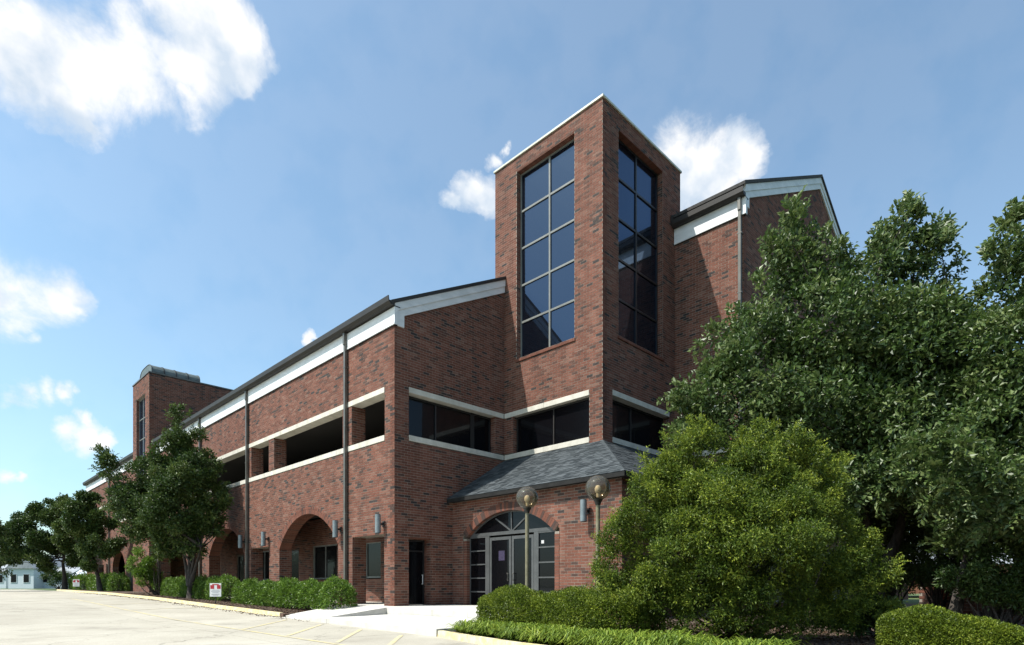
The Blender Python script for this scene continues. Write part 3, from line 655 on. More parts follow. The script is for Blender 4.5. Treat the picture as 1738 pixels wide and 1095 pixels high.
q=G(); q.box(DX+.003,DX+.005,-2.95,-2.62,1.78,2.16); mk('poster',q,noisy('purple_print',(.012,.008,.03),(.03,.02,.06),14,.8),dl[0])
q=G(); q.box(DX+.026,DX+.029,-4.98,-4.85,2.34,2.46); mk('notice',q,flat('white_paper',(.45,.45,.45),.8),sf)

# --- roofs and edges
def roofpiece(x0,x1,y0,y1,e=11.87,t=.14,ridge=20.9,mat='shingledk'):
    g=G(); zf=lambda x:e+SL*x if x<=ridge else e+SL*(2*ridge-x)
    g.prism([[x0,y0,zf(x0)-t],[x1,y0,zf(x1)-t],[x1,y0,zf(x1)],[x0,y0,zf(x0)]],[0,y1-y0,0]); return mk('roof',g,M[mat],BLD)
roofpiece(-.22,20.9,-.12,T2a-.02); roofpiece(1.2,20.9,T2a-.01,T2b+.01); roofpiece(-.22,20.9,T2b+.02,58.95)
roofpiece(11.26,20.9,-8.9,-.125); roofpiece(20.9,42.0,-8.9,58.95)
mk('roof',G().box(6.2,11.8,-5.3,.4,TT-.3,TT-.1),M['shingledk'],BLD)
mk('roof',G().box(T2X+.2,9.5,T2a+.2,T2b-.2,T2t-.5,T2t-.3),M['shingledk'],BLD)
def eave(x,y0,y1,dz=0):
    g=G(); g.box(x-.06,x+.10,y0,y1,10.89+dz,11.62+dz); g.box(x-.075,x-.058,y0,y1,10.89+dz,10.96+dz); 
    n_=max(1,round((y1-y0)/3.6)); yy=np.linspace(y0,y1,n_+1)
    for a_,b_ in zip(yy[:-1],yy[1:]):
        q_=G(); d_=random.gauss(0,.003); q_.box(x-.06+d_,x+.10,a_+.004,b_-.004,10.89+dz,11.62+dz); q_.box(x-.075+d_,x-.058+d_,a_+.004,b_-.004,10.89+dz,10.96+dz); mk('fascia_board',q_,M['white'],BLD,bevel=.004)
    g=G(); g.box(x-.04,x+.08,y0+.02,y1-.02,10.86+dz,10.892+dz); mk('painted_shadow_strip',g,M['gutter'],BLD)  # dark strip painted in for the shadow line under the fascia
    g=G(); P=[[x-.06,y0,11.60+dz],[x-.24,y0,11.60+dz],[x-.33,y0,11.70+dz],[x-.35,y0,11.90+dz],[x-.32,y0,11.90+dz],[x-.30,y0,11.74+dz],[x-.06,y0,11.74+dz]]
    g.prism(P,[0,y1-y0,0]); mk('gutter',g,M['gutter'],BLD)
    mk('soffit',G().box(x-.058,x+.2,y0,y1,11.56+dz,11.60+dz),M['gutter'],BLD)
eave(0,-.10,T2a-.03); eave(0,T2b+.06,58.9); eave(11.48,-8.86,-5.53,5.50)
mk('downspout_cap',G().box(11.1,11.4,-5.62,-5.53,17.25,17.6),M['gutter'],BLD)
def rake(y,x0,x1,ridge=20.9,e=11.72,ret=True):
    def zf(x): return e+SL*x if x<=ridge else e+SL*(2*ridge-x)
    g=G(); xs=[x0]+([ridge] if x1>ridge else [])+[x1]
    for a,b in zip(xs[:-1],xs[1:]):
        g.prism([[a,y-.10,zf(a)-.30],[b,y-.10,zf(b)-.30],[b,y-.10,zf(b)],[a,y-.10,zf(a)]],[0,.10,0])
        g.prism([[a,y-.065,zf(a)-.58],[b,y-.065,zf(b)-.58],[b,y-.065,zf(b)-.30],[a,y-.065,zf(a)-.30]],[0,.064,0])
    if ret:
        b=x0+.44; z0=e+SL*x0-.82
        g.prism([[x0,y-.068,z0],[b,y-.068,z0],[b,y-.068,zf(b)-.56],[x0,y-.068,zf(x0)-.5]],[0,.064,0])
    mk('rake_board',g,M['white'],BLD)
    g=G()
    for a,b in zip(xs[:-1],xs[1:]): g.prism([[a-.03,y-.14,zf(a)],[b,y-.14,zf(b)],[b,y-.14,zf(b)+.075],[a-.03,y-.14,zf(a)+.075]],[0,.2,0])
    mk('roof_edge',g,M['gutter'],BLD)
rake(0,-.03,5.93); rake(-8.74,11.45,33.0)
# downpipes
def pipe(y,x=0,top=11.6,z0=-.15,m='pipe',ax='x',w=.13):
    g=G(); g.box(x-.16,x-.03,y-w/2,y+w/2,z0,top-.5); g.box(x-.20,x-.07,y-w/2,y+w/2,top-.52,top)
    mk('downpipe',g,M[m],BLD,bevel=.01)
    for z in (z0+1.0,z0+4.0,top-4,top-1.5):
        mk('pipe_strap',G().box(x-.165,x-.0,y-w/2-.03,y+w/2+.03,z,z+.05),M[m],BLD)
pipe(3.55); pipe(14.27); pipe(22.0); pipe(31.3,w=.16); pipe(37.5); pipe(47.7)
pipe(-8.62,11.48,17.1,z0=0)

# --- low hipped roof round the tower foot: deck, then shingles in courses
EV=.32; zE=4.40; zT=6.50
hx0,hy0=EX-EV,-8.5-EV; tx,ty=5.94,-5.53
A0=[hx0,-.012,zE]; A1=[hx0,hy0,zE]; B0=[tx,-.012,zT]; B1=[tx,ty,zT]; C1=[11.46,hy0,zE]; D1=[11.46,ty,zT]
g=G()
for q in ([A0,A1,B1,B0],[A1,C1,D1,B1]):
    V=[list(p) for p in q]+[[p[0],p[1],p[2]-.12] for p in q]; g.add(V,[[0,1,2,3],[7,6,5,4],[0,4,5,1],[1,5,6,2],[2,6,7,3],[3,7,4,0]])
cano=mk('entrance_roof',g,M['shingledk'],BLD)
g=G(); g.box(hx0-.01,hx0+.03,hy0,-.014,zE-.15,zE-.02); g.box(hx0+.03,11.4,hy0-.01,hy0+.03,zE-.15,zE-.02); g.box(hx0+.03,EX,hy0+.03,-.014,zE-.13,zE-.10); g.box(EX,11.4,hy0+.03,-8.5,zE-.13,zE-.10)
mk('eave_board',g,noisy('dark_grey_trim',(.010,.010,.010),(.018,.018,.017),3,.8,spec=.2),BLD)
def shingles(e0,e1,t0,t1,n=24,w=.32,left=None):
    e0,e1,t0,t1=[np.array(p,float) for p in (e0,e1,t0,t1)]; S=[]
    nrm=np.cross(e1-e0,t0-e0); nrm/=np.linalg.norm(nrm); nrm*= 1 if nrm[2]>0 else -1
    for k in range(n):
        f0=k/n-.002; f1=(k+1.55)/n; f1=min(f1,1.0)
        L0=e0+(t0-e0)*f0; R0=e1+(t1-e1)*f0; L1=e0+(t0-e0)*f1; R1=e1+(t1-e1)*f1
        ln=np.linalg.norm(R0-L0); ax=(R0-L0)/ln; up=(t0-e0)*0
        # up direction: perpendicular to the eave inside the plane
        up=np.cross(nrm,ax); up*= 1 if up[2]>0 else -1; hgt=np.dot(L1-L0,up)
        a=-w*random.random()
        while a<ln:
            b=min(a+w*random.uniform(.55,1.35),ln); aa=max(a,0)
            if b-aa>.03:
                def clip(p):   # keep inside the hip lines
                    v=np.dot(p-L0,up)/max(hgt,1e-6)
                    lo=np.dot((L0+(L1-L0)*v)-L0,ax); hi=np.dot((R0+(R1-R0)*v)-L0,ax); c=np.dot(p-L0,ax)
                    return p+ax*(min(max(c,lo),hi)-c)
                th=random.choice([.007,.011,.018]); q=[clip(L0+ax*(aa+.003)),clip(L0+ax*(b-.003)),clip(L0+ax*(b-.003)+up*hgt),clip(L0+ax*(aa+.003)+up*hgt)]
                lo=[q[0]+nrm*(.010),q[1]+nrm*(.010),q[2]+nrm*.002,q[3]+nrm*.002]
                hi=[q[0]+nrm*(.012+th),q[1]+nrm*(.012+th),q[2]+nrm*.006,q[3]+nrm*.006]
                S.append((np.array(lo+hi),random.random(),q[0]))
            a=b
    return S
SH=shingles(A0,A1,B0,B1)+shingles(A1,C1,B1,D1)
SH.sort(key=lambda q:np.linalg.norm(q[2]-CAM))
fq=[[0,1,5,4],[1,2,6,5],[2,3,7,6],[3,0,4,7],[4,5,6,7],[3,2,1,0]]
rest=G()
for i,(V,t,_) in enumerate(SH):
    if i<290: g=G(); g.add(V,fq,np.full(6,t)); mk('shingle',g,M['shingle'],cano)
    else: rest.add(V,fq,np.full(6,t))
mk('shingles',rest,M['shingle'],cano,kind='stuff')
g=G()
dh=(np.array(B1)-np.array(A1)); 
for k in range(22):
    p=np.array(A1)+dh*(k/22)+np.array([0,0,.03]); q=np.array(A1)+dh*((k+1.3)/22)+np.array([0,0,.022]); l=np.array([.10,-.0,-.045]); r=np.array([0,.10,-.045])
    l=np.array([-.02,.12,-.02]); r=np.array([.12,-.02,-.02])
    g.add([p,q,q+l,p+l,p+r,q+r],[[0,1,2,3],[0,4,5,1]],.3+.5*random.random())
mk('ridge_caps',g,M['shingle'],cano)

# --- barrel skylight on the stair tower
sky_m=noisy('weathered_translucent_vault',(.060,.078,.075),(.11,.135,.13),2,.5,spec=.4)
g=G(); yc=(T2a+T2b)/2; rr=1.75; x0,x1=-.15,3.3; K=14
def prof(a): c_,s_=math.cos(a),math.sin(a); return (yc+rr*math.copysign(abs(c_)**.62,c_), T2t-.1+ .62*rr*abs(s_)**.62)
n=16; loop=[prof(math.pi*i/n) for i in range(n+1)]
g.prism([[x0,y,z] for y,z in loop],[x1-x0,0,0]); vault=mk('skylight',g,sky_m,BLD,smooth=False)
for x in np.linspace(x0,x1,5):
    q=G(); a=[math.pi*i/n for i in range(n+1)]
    for i in range(n):
        y0,z0=prof(a[i]); y1,z1=prof(a[i+1]); s=1.025
        f=lambda y,z:[x-.03,yc+(y-yc)*s,T2t-.1+(z-T2t+.1)*s]
        q.prism([f(y0,z0),f(y1,z1),[x-.03,y1,z1],[x-.03,y0,z0]],[.06,0,0])
    mk('skylight_rib',q,M['gutter'] if -.1<x<3.2 else M['pipe'],vault)

# ---------------------------------------------------------------- wall lamps
def make_walllamp(loc,label,sc=1.0):
    t=empty('wall_lamp',label,'wall lamp',loc,'cylinder wall lamps on the brick')
    g=G(); g.tube([[-.26,0,-.36],[-.26,0,.36]],.115*sc,20); mk('lamp_cylinder',g,M['lampmetal'],t,smooth=False)
    g=G(); g.tube([[-.26,0,-.372],[-.26,0,-.362]],.10,20); g.tube([[-.26,0,.362],[-.26,0,.372]],.10,20); mk('lamp_lens',g,M['black'],t)
    g=G(); g.box(-.16,-.01,-.035,.035,-.04,.04); g.box(-.03,-.002,-.07,.07,-.10,.10); mk('bracket',g,M['gutter'],t,bevel=.005); return t
w0=make_walllamp((0,.76,3.23),'cylinder wall lamp on the sunlit corner pier, nearest the gable')
dup(w0,(0,4.12,3.25),'cylinder wall lamp between the near downpipe and the large arch')
dup(w0,(0,11.65,3.24),'cylinder wall lamp on the pier left of the large arch')
dup(w0,(0,14.80,3.26),'cylinder wall lamp just left of the second downpipe')
dup(w0,(0,22.8,3.26),'cylinder wall lamp behind the street tree')
dup(w0,(EX,-7.15,3.30),'cylinder wall lamp to the right of the arched entrance')

# ---------------------------------------------------------------- globe lamps
def gmat():
    m,nt,b=newmat('smoked_globe'); N=nt.nodes.new; L=nt.links.new; o=[x for x in nt.nodes if x.type=='OUTPUT_MATERIAL'][0]
    tr=N('ShaderNodeBsdfTransparent'); tr.inputs[0].default_value=(.70,.61,.47,1); gl=N('ShaderNodeBsdfGlossy'); gl.inputs['Roughness'].default_value=.04
    fr=N('ShaderNodeFresnel'); fr.inputs[0].default_value=1.5; mx=N('ShaderNodeMixShader'); L(fr.outputs[0],mx.inputs[0]); L(tr.outputs[0],mx.inputs[1]); L(gl.outputs[0],mx.inputs[2])
    df=N('ShaderNodeBsdfDiffuse'); df.inputs[0].default_value=(.40,.38,.32,1); m2=N('ShaderNodeMixShader'); m2.inputs[0].default_value=.11; L(mx.outputs[0],m2.inputs[1]); L(df.outputs[0],m2.inputs[2]); L(m2.outputs[0],o.inputs[0]); return m
M['globe']=gmat()
def make_post(loc,label):
    t=empty('globe_lamp',label,'lamp post',loc,'smoked globe lamp posts by the entrance')
    g=G(); g.tube([[0,0,-.2],[0,0,2.80]],.05,14); g.tube([[0,0,-.02],[0,0,.05]],.11,14); mk('post',g,M['post'],t,smooth=False)
    g=G(); g.tube([[0,0,2.74],[0,0,2.80],[0,0,2.86],[0,0,2.90]],[.06,.075,.11,.115],16); mk('collar',g,M['black'],t)
    g=G(); g.sphere((0,0,3.13),.283,32,20); mk('globe',g,M['globe'],t,smooth=True)
    g=G(); g.tube([[0,0,2.88],[0,0,3.02]],.035,10); g.sphere((0,0,3.10),.075,12,10,(1,1,1.3)); mk('bulb',g,flat('pale_bulb',(.7,.68,.6),.4),t); return t
p0=make_post((-2.14,-9.08,-.10),'left globe lamp on a slim bronze post, before the entrance doors')
dup(p0,(-2.10,-11.26,-.10),'right globe lamp on a slim bronze post, behind the big shrub')

# ---------------------------------------------------------------- small signs
def make_sign(loc,label,rz):
    t=empty('notice_sign',label,'sign',loc,'small red and white notice signs by the kerb'); t.rotation_euler=(0,0,rz)
    # local: board in the XZ plane, seen from -Y
    mk('post',G().box(-.02,.02,.0,.02,-.1,.98),M['black'],t)
    b=mk('board',G().box(-.26,.26,-.02,-.005,.42,1.06),flat('white_sign_face',(.75,.76,.75),.5),t)
    red=flat('red_print',(.42,.02,.03),.5) if 'red_print' not in bpy.data.materials else bpy.data.materials['red_print']
    gry=flat('grey_print',(.35,.35,.37),.5) if 'grey_print' not in bpy.data.materials else bpy.data.materials['grey_print']
    g=G(); g.box(-.235,-.06,-.024,-.0205,.79,.97); g.box(.07,.235,-.024,-.0205,.79,.97); g.box(-.15,.15,-.024,-.0205,.975,1.02); mk('red_print',g,red,b)
    g=G()
    for z,w in ((.72,.17),(.66,.2),(.60,.14),(.52,.18),(.48,.12)): g.box(-w,w,-.023,-.0205,z,z+.018)
    mk('small_print',g,gry,b); return t
s0=make_sign((-2.95,10.66,lz(10.66)+.03),'red and white notice on a short post before the hedge gap',YAW-R(90)+R(6))
dup(s0,(-2.9,46.0,lz(46)+.03),'far red and white notice between the two left tree trunks',rz=YAW-R(90)+R(12))

# ---------------------------------------------------------------- vegetation
def leafmat(name,c0,c1,c2,rough=.4,spec=.5,trans=.2): return tonemat(name,[(0,c0),(.55,c1),(1,c2)],rough,spec,trans=trans)
M['leaf_big']=leafmat('glossy_pear_leaf',(.014,.036,.007),(.062,.110,.022),(.18,.225,.075),.46,.5,.3)
M['leaf_shrub']=leafmat('yellow_green_shrub_leaf',(.012,.033,.005),(.090,.142,.015),(.32,.37,.045),.5,.3,.3)
M['leaf_hedge']=leafmat('clipped_hedge_leaf',(.02,.046,.005),(.125,.175,.015),(.32,.36,.04),.5,.3,.28)
M['leaf_boxwood']=leafmat('broad_hedge_leaf',(.03,.07,.008),(.11,.20,.02),(.27,.38,.07),.4,.4,.28)
M['leaf_far']=leafmat('street_tree_leaf',(.016,.038,.007),(.046,.086,.014),(.13,.17,.042),.48,.4,.22)
M['blade']=leafmat('lily_turf_blade',(.035,.07,.008),(.125,.19,.018),(.32,.38,.055),.5,.3,.25)

def unit(a): return a/np.maximum(np.linalg.norm(a,axis=-1,keepdims=True),1e-9)
def leaves(P,D,Nn,l,w,tone,fold=.25):
    """folded pointed leaves: base points P, directions D, face normals Nn"""
    D=unit(D); S=unit(np.cross(Nn,D)); U=np.cross(D,S); n=len(P); l=l[:,None]; w=w[:,None]
    a=P; b=P+D*l*.45+S*w*.5+U*w*fold; c=P+D*l-U*l*.12; d=P+D*l*.45-S*w*.5+U*w*fold
    V=np.stack([a,b,c,d],1).reshape(-1,3); i=4*np.arange(n)
    Fc=np.concatenate([np.stack([i,i+1,i+2],1),np.stack([i,i+2,i+3],1)]); return V,Fc,np.concatenate([tone,tone])
def sph(n): return unit(rng.normal(size=(n,3)))
def foliage(name,blobs,n,ll,parent,mat,ratio=.55,twig=3,shell=.55,up=.5,tone_fn=None,center=None,outw=.6,shoots=0,slen=.35,flat=.85):
    """blobs: array rows x,y,z,r. Leaves sit on short twigs that point out of each blob"""
    B=np.asarray(blobs,float); wgt=B[:,3]**2; wgt/=wgt.sum(); m=n//twig
    bi=rng.choice(len(B),m,p=wgt); C=B[bi,:3]; r=B[bi,3]; d=sph(m)
    if center is not None:
        o=unit(C-np.asarray(center)); d=unit(d+o*outw*rng.random((m,1))*1.2)
    rad=r*(shell+(1-shell)*rng.random(m)**.6)*(1+.22*rng.normal(size=m)**2*.4)
    P=C+d*rad[:,None]*np.array([1,1,flat]); T=unit(d+np.array([0,0,up])+.5*rng.normal(size=(m,3)))
    bt=rng.random(len(B))[bi]; P_=[];D_=[];N_=[];t_=[]
    if shoots:
        # longer shoots that stand out of the mass, leaves in two rows along them
        cc=np.asarray(center if center is not None else B[:,:3].mean(0)); o=unit(B[:,:3]-cc); far=np.einsum('ij,ij->i',B[:,:3]-cc,o)+B[:,3]
        si=rng.choice(len(B),shoots,p=(lambda q:q/q.sum())(np.maximum(far-np.percentile(far,35),.001))); ds=unit(o[si]+.55*sph(shoots)+np.array([0,0,.35])); st=B[si,:3]+ds*B[si,3][:,None]*.8
        ln=slen*(.5+.9*rng.random(shoots)); sd=unit(ds+.35*sph(shoots)+np.array([0,0,.3])); side=unit(np.cross(sd,sph(shoots)))
        for k in range(11):
            f=k/10; sg=1 if k%2 else -1; P_.append(st+sd*(ln*f)[:,None]+np.array([0,0,-1])*(ln*f*f*.18)[:,None]); D_.append(unit(sd*.8+side*sg+.25*sph(shoots)))
            N_.append(unit(np.cross(sd,side)*1.0+np.array([0,0,.5])+.4*sph(shoots))); t_.append(np.clip(.45+.5*rng.random(shoots),0,1))
    for k in range(twig):
        s=sph(m); dd=unit(T*.6+s*.85+np.array([0,0,-.12])); P_.append(P+T*(k*ll*.55)+s*ll*.25); D_.append(dd)
        N_.append(unit(np.array([0,0,1.])*.55+d*.45+.65*rng.normal(size=(m,3)))); t_.append(np.clip(.40*bt+.55*rng.random(m)+.08*rng.normal(size=m)+.06,0,1))
    P_=np.vstack(P_);D_=np.vstack(D_);N_=np.vstack(N_);t_=np.concatenate(t_); L=ll*(.5+.8*rng.random(len(P_)))
    V,Fc,t=leaves(P_,D_,N_,L,L*ratio,t_)
    g=G(); g.add(V,Fc,t); return mk(name,g,mat,parent,kind='stuff')
def limb(g,a,b,r0,r1,n=7,sag=.15,seg=5):
    a=np.array(a,float);b=np.array(b,float); l=np.linalg.norm(b-a); off=rng.normal(size=3)*l*.07; off[2]+=-sag*l*.3
    t=np.linspace(0,1,seg)[:,None]; pts=a+(b-a)*t+off*(4*t*(1-t))+np.array([0,0,1])*0
    g.tube(pts,np.linspace(r0,r1,seg),n)
LOBE=.90
def lobes(L,d0,jit=.7,sub=9,fill=.5,k=.42):
    """each lobe (px,py,rpx[,depth offset]) becomes many small leaf masses through its volume"""
    out=[]
    for q in L:
        d=d0+(q[3] if len(q)>3 else 0); c=at(q[0],q[1],d); r=q[2]/F*d*LOBE
        m=max(4,int(sub*(r**1.6)+3))
        for i in range(m):
            v=sph(1)[0]; rr=r*(.30+.62*random.random()**.5); out.append([*(c+v*rr*np.array([1,1,.95])),r*k*random.uniform(.55,1.15)**1 if r<1.0 else min(r*k,.75)*random.uniform(.5,1.15)])
    return np.array(out)
def tree(name,label,base,L,d0,n,ll,mat,trunks,r0,limbs=14,group=None,sub=9,kk=.42,cat='tree',twig=3,shell=.5,up=.5,sh=0):
    t=empty(name,label,cat,tuple(base),group); B=lobes(L,d0,sub=sub,k=kk); Bl=B.copy(); Bl[:,:3]-=np.array(base)
    cen=Bl[:,:3].mean(0)
    g=G(); 
    for tr in trunks:
        pts=np.array(tr,float); m=len(pts); rad=np.linspace(r0,r0*.38,m); rad[0]*=1.35; g.tube(pts,rad,10)
    mk('trunk',g,M['bark'],t,smooth=True)
    g=G(); idx=rng.choice(len(Bl),min(limbs,len(Bl)),replace=False)
    for i in idx:
        tr=np.array(trunks[i%len(trunks)],float); st=tr[-1] if i%2 else tr[-2]+(tr[-1]-tr[-2])*random.random()
        limb(g,st,Bl[i,:3],r0*.33,.012)
    mk('limbs',g,M['bark'],t,smooth=True)
    foliage('crown',Bl,n,ll,t,mat,twig=twig,shell=shell,up=up,center=cen,shoots=sh,slen=ll*2.6); return t

# big trees on the right
D1=16.0; base=at(1478,1000,D1); base[2]=-.15
tree('broadleaf_tree','large glossy-leaved tree behind the yellow-green shrub, before the second gable',base,
 [(1352,415,42),(1350,480,62,.5),(1300,560,75,.3),(1395,470,55),(1230,610,60,.2),(1420,560,100,-.5),(1185,690,48,.3),(1270,680,95),(1390,690,110,-.6),(1510,600,120,-.3),
  (1520,440,62,.3),(1530,395,36),(1575,470,48,.4),(1470,470,70,.2),(1590,560,60,.6),(1500,740,120,-.4),(1310,770,70),(1165,740,30,.2),(1550,680,110),(1440,830,90,.8),(1560,840,80,1.0),(1354,385,24),(1354,366,14),(1535,380,24),(1538,360,13),(1320,440,26),(1395,420,20),(1500,405,20),(1585,420,24),(1600,400,22,.3),(1560,780,80,-1.8),(1480,800,70,-1.5),(1640,820,70,-1.8)],
 D1,84000,.15,M['leaf_big'],[[(0,0,0),(.1,.05,1.2),(.0,.1,2.6),(-.3,.3,4.2)],[(.05,-.05,.6),(.7,-.5,2.4),(1.2,-.9,4.6)]],.17,limbs=34,sub=24,kk=.30,sh=900)
D2=14.0; base=at(1690,1005,D2); base[2]=-.15
tree('broadleaf_tree','large glossy-leaved tree at the right edge with crossing dark stems',base,
 [(1735,440,55),(1722,392,26),(1724,372,14),(1690,430,18),(1760,410,50,.3),(1820,470,100,.4),(1700,520,60,.3),(1725,600,95,-.3),(1660,640,70,.2),(1850,620,120),(1680,740,110,-.2),(1790,760,130,-.5),(1660,820,80,.3),(1760,870,90,.6),(1870,830,100),(1640,560,36,.6),(1620,800,80,-1.6),(1720,850,80,-1.6),(1800,860,80,-1.6),(1690,905,50,-.6),(1760,925,50,-.4),(1630,900,45,-.3)],
 D2,66000,.14,M['leaf_big'],[[(0,0,0),(-.15,.1,1.3),(-.1,.3,2.6),(.1,.2,3.8)],[(-.9,.7,0),(-.7,.5,1.4),(-.3,.2,3.0)],[(.1,-.1,.8),(.9,-.6,1.9),(1.8,-1.2,2.6)]],.12,limbs=26,sub=24,kk=.30,sh=700)
# a third one behind, which closes the dark gap under the crowns
D3=20.5; base=at(1600,1000,D3); base[2]=-.15
tree('broadleaf_tree','shaded tree further back between the two large crowns on the right',base,
 [(1560,700,110),(1660,700,110),(1480,760,80),(1600,820,110),(1700,820,90),(1520,880,60,.5),(1640,890,60),(1740,900,60)],
 D3,30000,.14,M['leaf_far'],[[(0,0,0),(.1,.05,1.5),(.0,.1,3.6)]],.16,limbs=16,sub=8)

# added shrubs that darken the view under the crowns
def filler_shrubs():
    specs=[('added shrub darkening the gap under the right-hand trees, just right of the yellow-green shrub',1500,930,17.0,[(1480,900,40),(1520,930,46),(1470,960,44),(1540,975,40),(1500,1000,36)],16000),
     ('added dark shrub behind the trunk of the middle tree',1600,930,18.5,[(1580,910,38),(1620,940,44),(1570,970,40),(1630,985,36)],16000),
     ('small added shrub hiding sunlit mulch between the yellow-green shrub and the clipped corner hedge',1490,1050,12.6,[(1480,1040,26),(1510,1050,26),(1450,1050,24),(1540,1055,22)],9000),
     ('added dark shrub at the right edge behind the clipped hedge',1700,950,13.2,[(1650,985,34),(1700,975,40),(1750,980,44),(1800,970,50),(1680,1010,34),(1740,1015,36)],20000)]
    for lab,px,py,d,L,n in specs:
        b=at(px,1010,d); b[2]=-.2; shrub('shrub',lab,b,L,d,n,.10,M['leaf_far'],sub=10,twig=3,k=.5)
# yellow-green shrub
def shrub(name,label,base,L,d0,n,ll,mat,sub=16,ratio=.42,twig=5,cat='shrub',group=None,up=.35,k=.36,sh=0,flat=.85):
    t=empty(name,label,cat,tuple(base),group); B=lobes(L,d0,sub=sub,k=k); B[:,:3]-=np.array(base); g=G()
    for i in rng.choice(len(B),min(26,len(B)),replace=False): limb(g,(rng.normal()*.12,rng.normal()*.12,-.05),B[i,:3],.035,.006,6)
    mk('stems',g,M['bark'],t,smooth=True)
    c=B[:,:3].mean(0); c[2]*=.7
    foliage('crown',B,n,ll,t,mat,ratio=ratio,twig=twig,shell=.55,up=up,center=c,outw=.8,shoots=sh,slen=ll*3.6,flat=flat); return t
DS=11.9; base=at(1240,1080,DS); base[2]=-.22
shrub('large_shrub','large loose yellow-green shrub in the middle of the bed, taller than the lamp posts',base,
 [(1210,790,62),(1290,800,62,-.1),(1130,850,62),(1220,870,95,-.4),(1340,860,80,-.2),(1400,850,45,.1),(1080,905,58),(1170,950,95,-.4),(1290,940,105,-.6),(1400,930,75),(1060,960,50,.1),(1450,960,50,.1),
  (1090,1000,60,-.1),(1200,1010,62,-.4),(1320,1010,62,-.4),(1420,1000,58),(1165,765,26),(1250,755,28),(1340,785,30,.1),(1150,790,22,.1),(1480,935,24,.2),(1045,930,30),(1035,1000,34),(1470,1000,34),(1150,840,60,.1),(1220,820,60,.2),(1160,900,70,.3),(1270,870,70,.3),(1148,775,38),(1115,805,42),(1190,740,26),(1290,748,34),(1345,770,44),(1400,800,40,.1),(1110,1050,44,.2),(1150,1035,46,-.2),(1390,1035,48,.1),(1330,1045,46,-.6),(1260,1045,46,-.6),(1180,1058,38,-.4),(1240,1062,38,-.6),(1300,1062,38,-.6),(1370,1058,38,-.4),(1440,1048,38,.1),(1500,975,24),(1495,1035,26,.2)],
 DS,280000,.060,M['leaf_shrub'],sub=34,k=.30,sh=1500,flat=.6)

filler_shrubs()
def hedgeblob(name,label,path,hw,z0,h,n,ll,mat,cat='hedge',group=None,ratio=.6,rough=.08,parent=None,twig=2,ex=2.0/3.4,taper=0):
    """clipped hedge along a path of (x,y) with half-width hw; leaves over its surface and a little inside"""
    path=np.array(path,float); seg=np.linalg.norm(np.diff(path,axis=0),axis=1); cum=np.r_[0,np.cumsum(seg)]; Lt=cum[-1]
    t=empty(name,label,cat,(path[0][0],path[0][1],z0),group); org=np.array([path[0][0],path[0][1],z0])
    m=n//twig; s=rng.random(m)*(Lt+2*hw*.8)-hw*.8; sc=np.clip(s,0,Lt)
    x=np.interp(sc,cum,path[:,0]); y=np.interp(sc,cum,path[:,1]); i=np.clip(np.searchsorted(cum,sc)-1,0,len(seg)-1); tg=np.diff(path,axis=0)[i]/seg[i][:,None]; nr=np.stack([-tg[:,1],tg[:,0]],1)
    endf=np.sqrt(np.clip(1-(np.abs(s-sc)/(hw*.8+1e-6))**2,0.02,1))
    a=rng.random(m)*np.pi; e=ex
    ca,sa=np.cos(a),np.sin(a); px=np.sign(ca)*np.abs(ca)**e; pz=np.abs(sa)**e
    lump=1+rough*(np.sin(s*3.1+px*2)+np.sin(s*7.3+pz*5+1)*.6+.6*np.sin(s*1.3+2))
    dep=1-.28*rng.random(m)**2.2; px=px*dep*lump*hw*endf; zz=.06+(pz*dep*lump)*(h-.06)*(.55+.45*endf)*(1-taper*sc/max(Lt,.01))
    k=rng.random(m)<.3; zz=np.where(k,zz*rng.random(m),zz)   # flanks
    so=s-sc
    P=np.stack([x+nr[:,0]*px+tg[:,0]*so,y+nr[:,1]*px+tg[:,1]*so,zz],1)
    O=unit(np.stack([nr[:,0]*px*1.2+tg[:,0]*so,nr[:,1]*px*1.2+tg[:,1]*so,(zz/h)**2*hw*1.3],1))
    P_=[];D_=[];N_=[];t_=[]
    cl=.5+.5*np.sin(s*5+px*9)*np.sin(zz*11+s*2)
    for j in range(twig):
        q=sph(m); P_.append(P+O*j*ll*.4+q*ll*.3); D_.append(unit(O*.6+q+np.array([0,0,.25]))); N_.append(unit(O*.6+np.array([0,0,.5])+.7*rng.normal(size=(m,3)))); t_.append(np.clip(.3*cl+.6*rng.random(m),0,1))
    P_=np.vstack(P_)-np.array([org[0],org[1],0]); P_[:,2]+=0
    L=ll*(.6+.7*rng.random(len(P_))); V,Fc,tt=leaves(P_,np.vstack(D_),np.vstack(N_),L,L*ratio,np.concatenate(t_)); g=G(); g.add(V,Fc,tt); mk('foliage',g,mat,t,kind='stuff')
    g=G()
    for q in np.arange(0,Lt+.01,.35):
        bx,by=np.interp(q,cum,path[:,0])-org[0],np.interp(q,cum,path[:,1])-org[1]
        for _ in range(3): limb(g,(bx+rng.normal()*.04,by+rng.normal()*.04,-.05),(bx+rng.normal()*.18,by+rng.normal()*.12,h*.8),.016,.005,5)
    mk('stems',g,M['bark'],t); return t
hg='clipped hedges'
hedgeblob('hedge','clipped yellow-green hedge in front of the entrance, behind the lily turf',[(-2.75,-8.85),(-2.9,-10.3),(-3.3,-12.6)],.66,-.22,.90,80000,.042,M['leaf_hedge'])
hedgeblob('hedge','rounded yellow-green hedge at the lower right corner',[at(1550,1050,10.6)[:2],at(1700,1060,9.9)[:2]],.66,-.35,.72,64000,.042,M['leaf_hedge'],ex=2.0/2.5,taper=.30)
hedgeblob('hedge','broad-leaved green hedge under the large arch, right of the notice',[(-1.45,.95+.5),(-1.45,6),(-1.5,10.9)],.52,-.12,1.05,30000,.085,M['leaf_boxwood'],rough=.09)
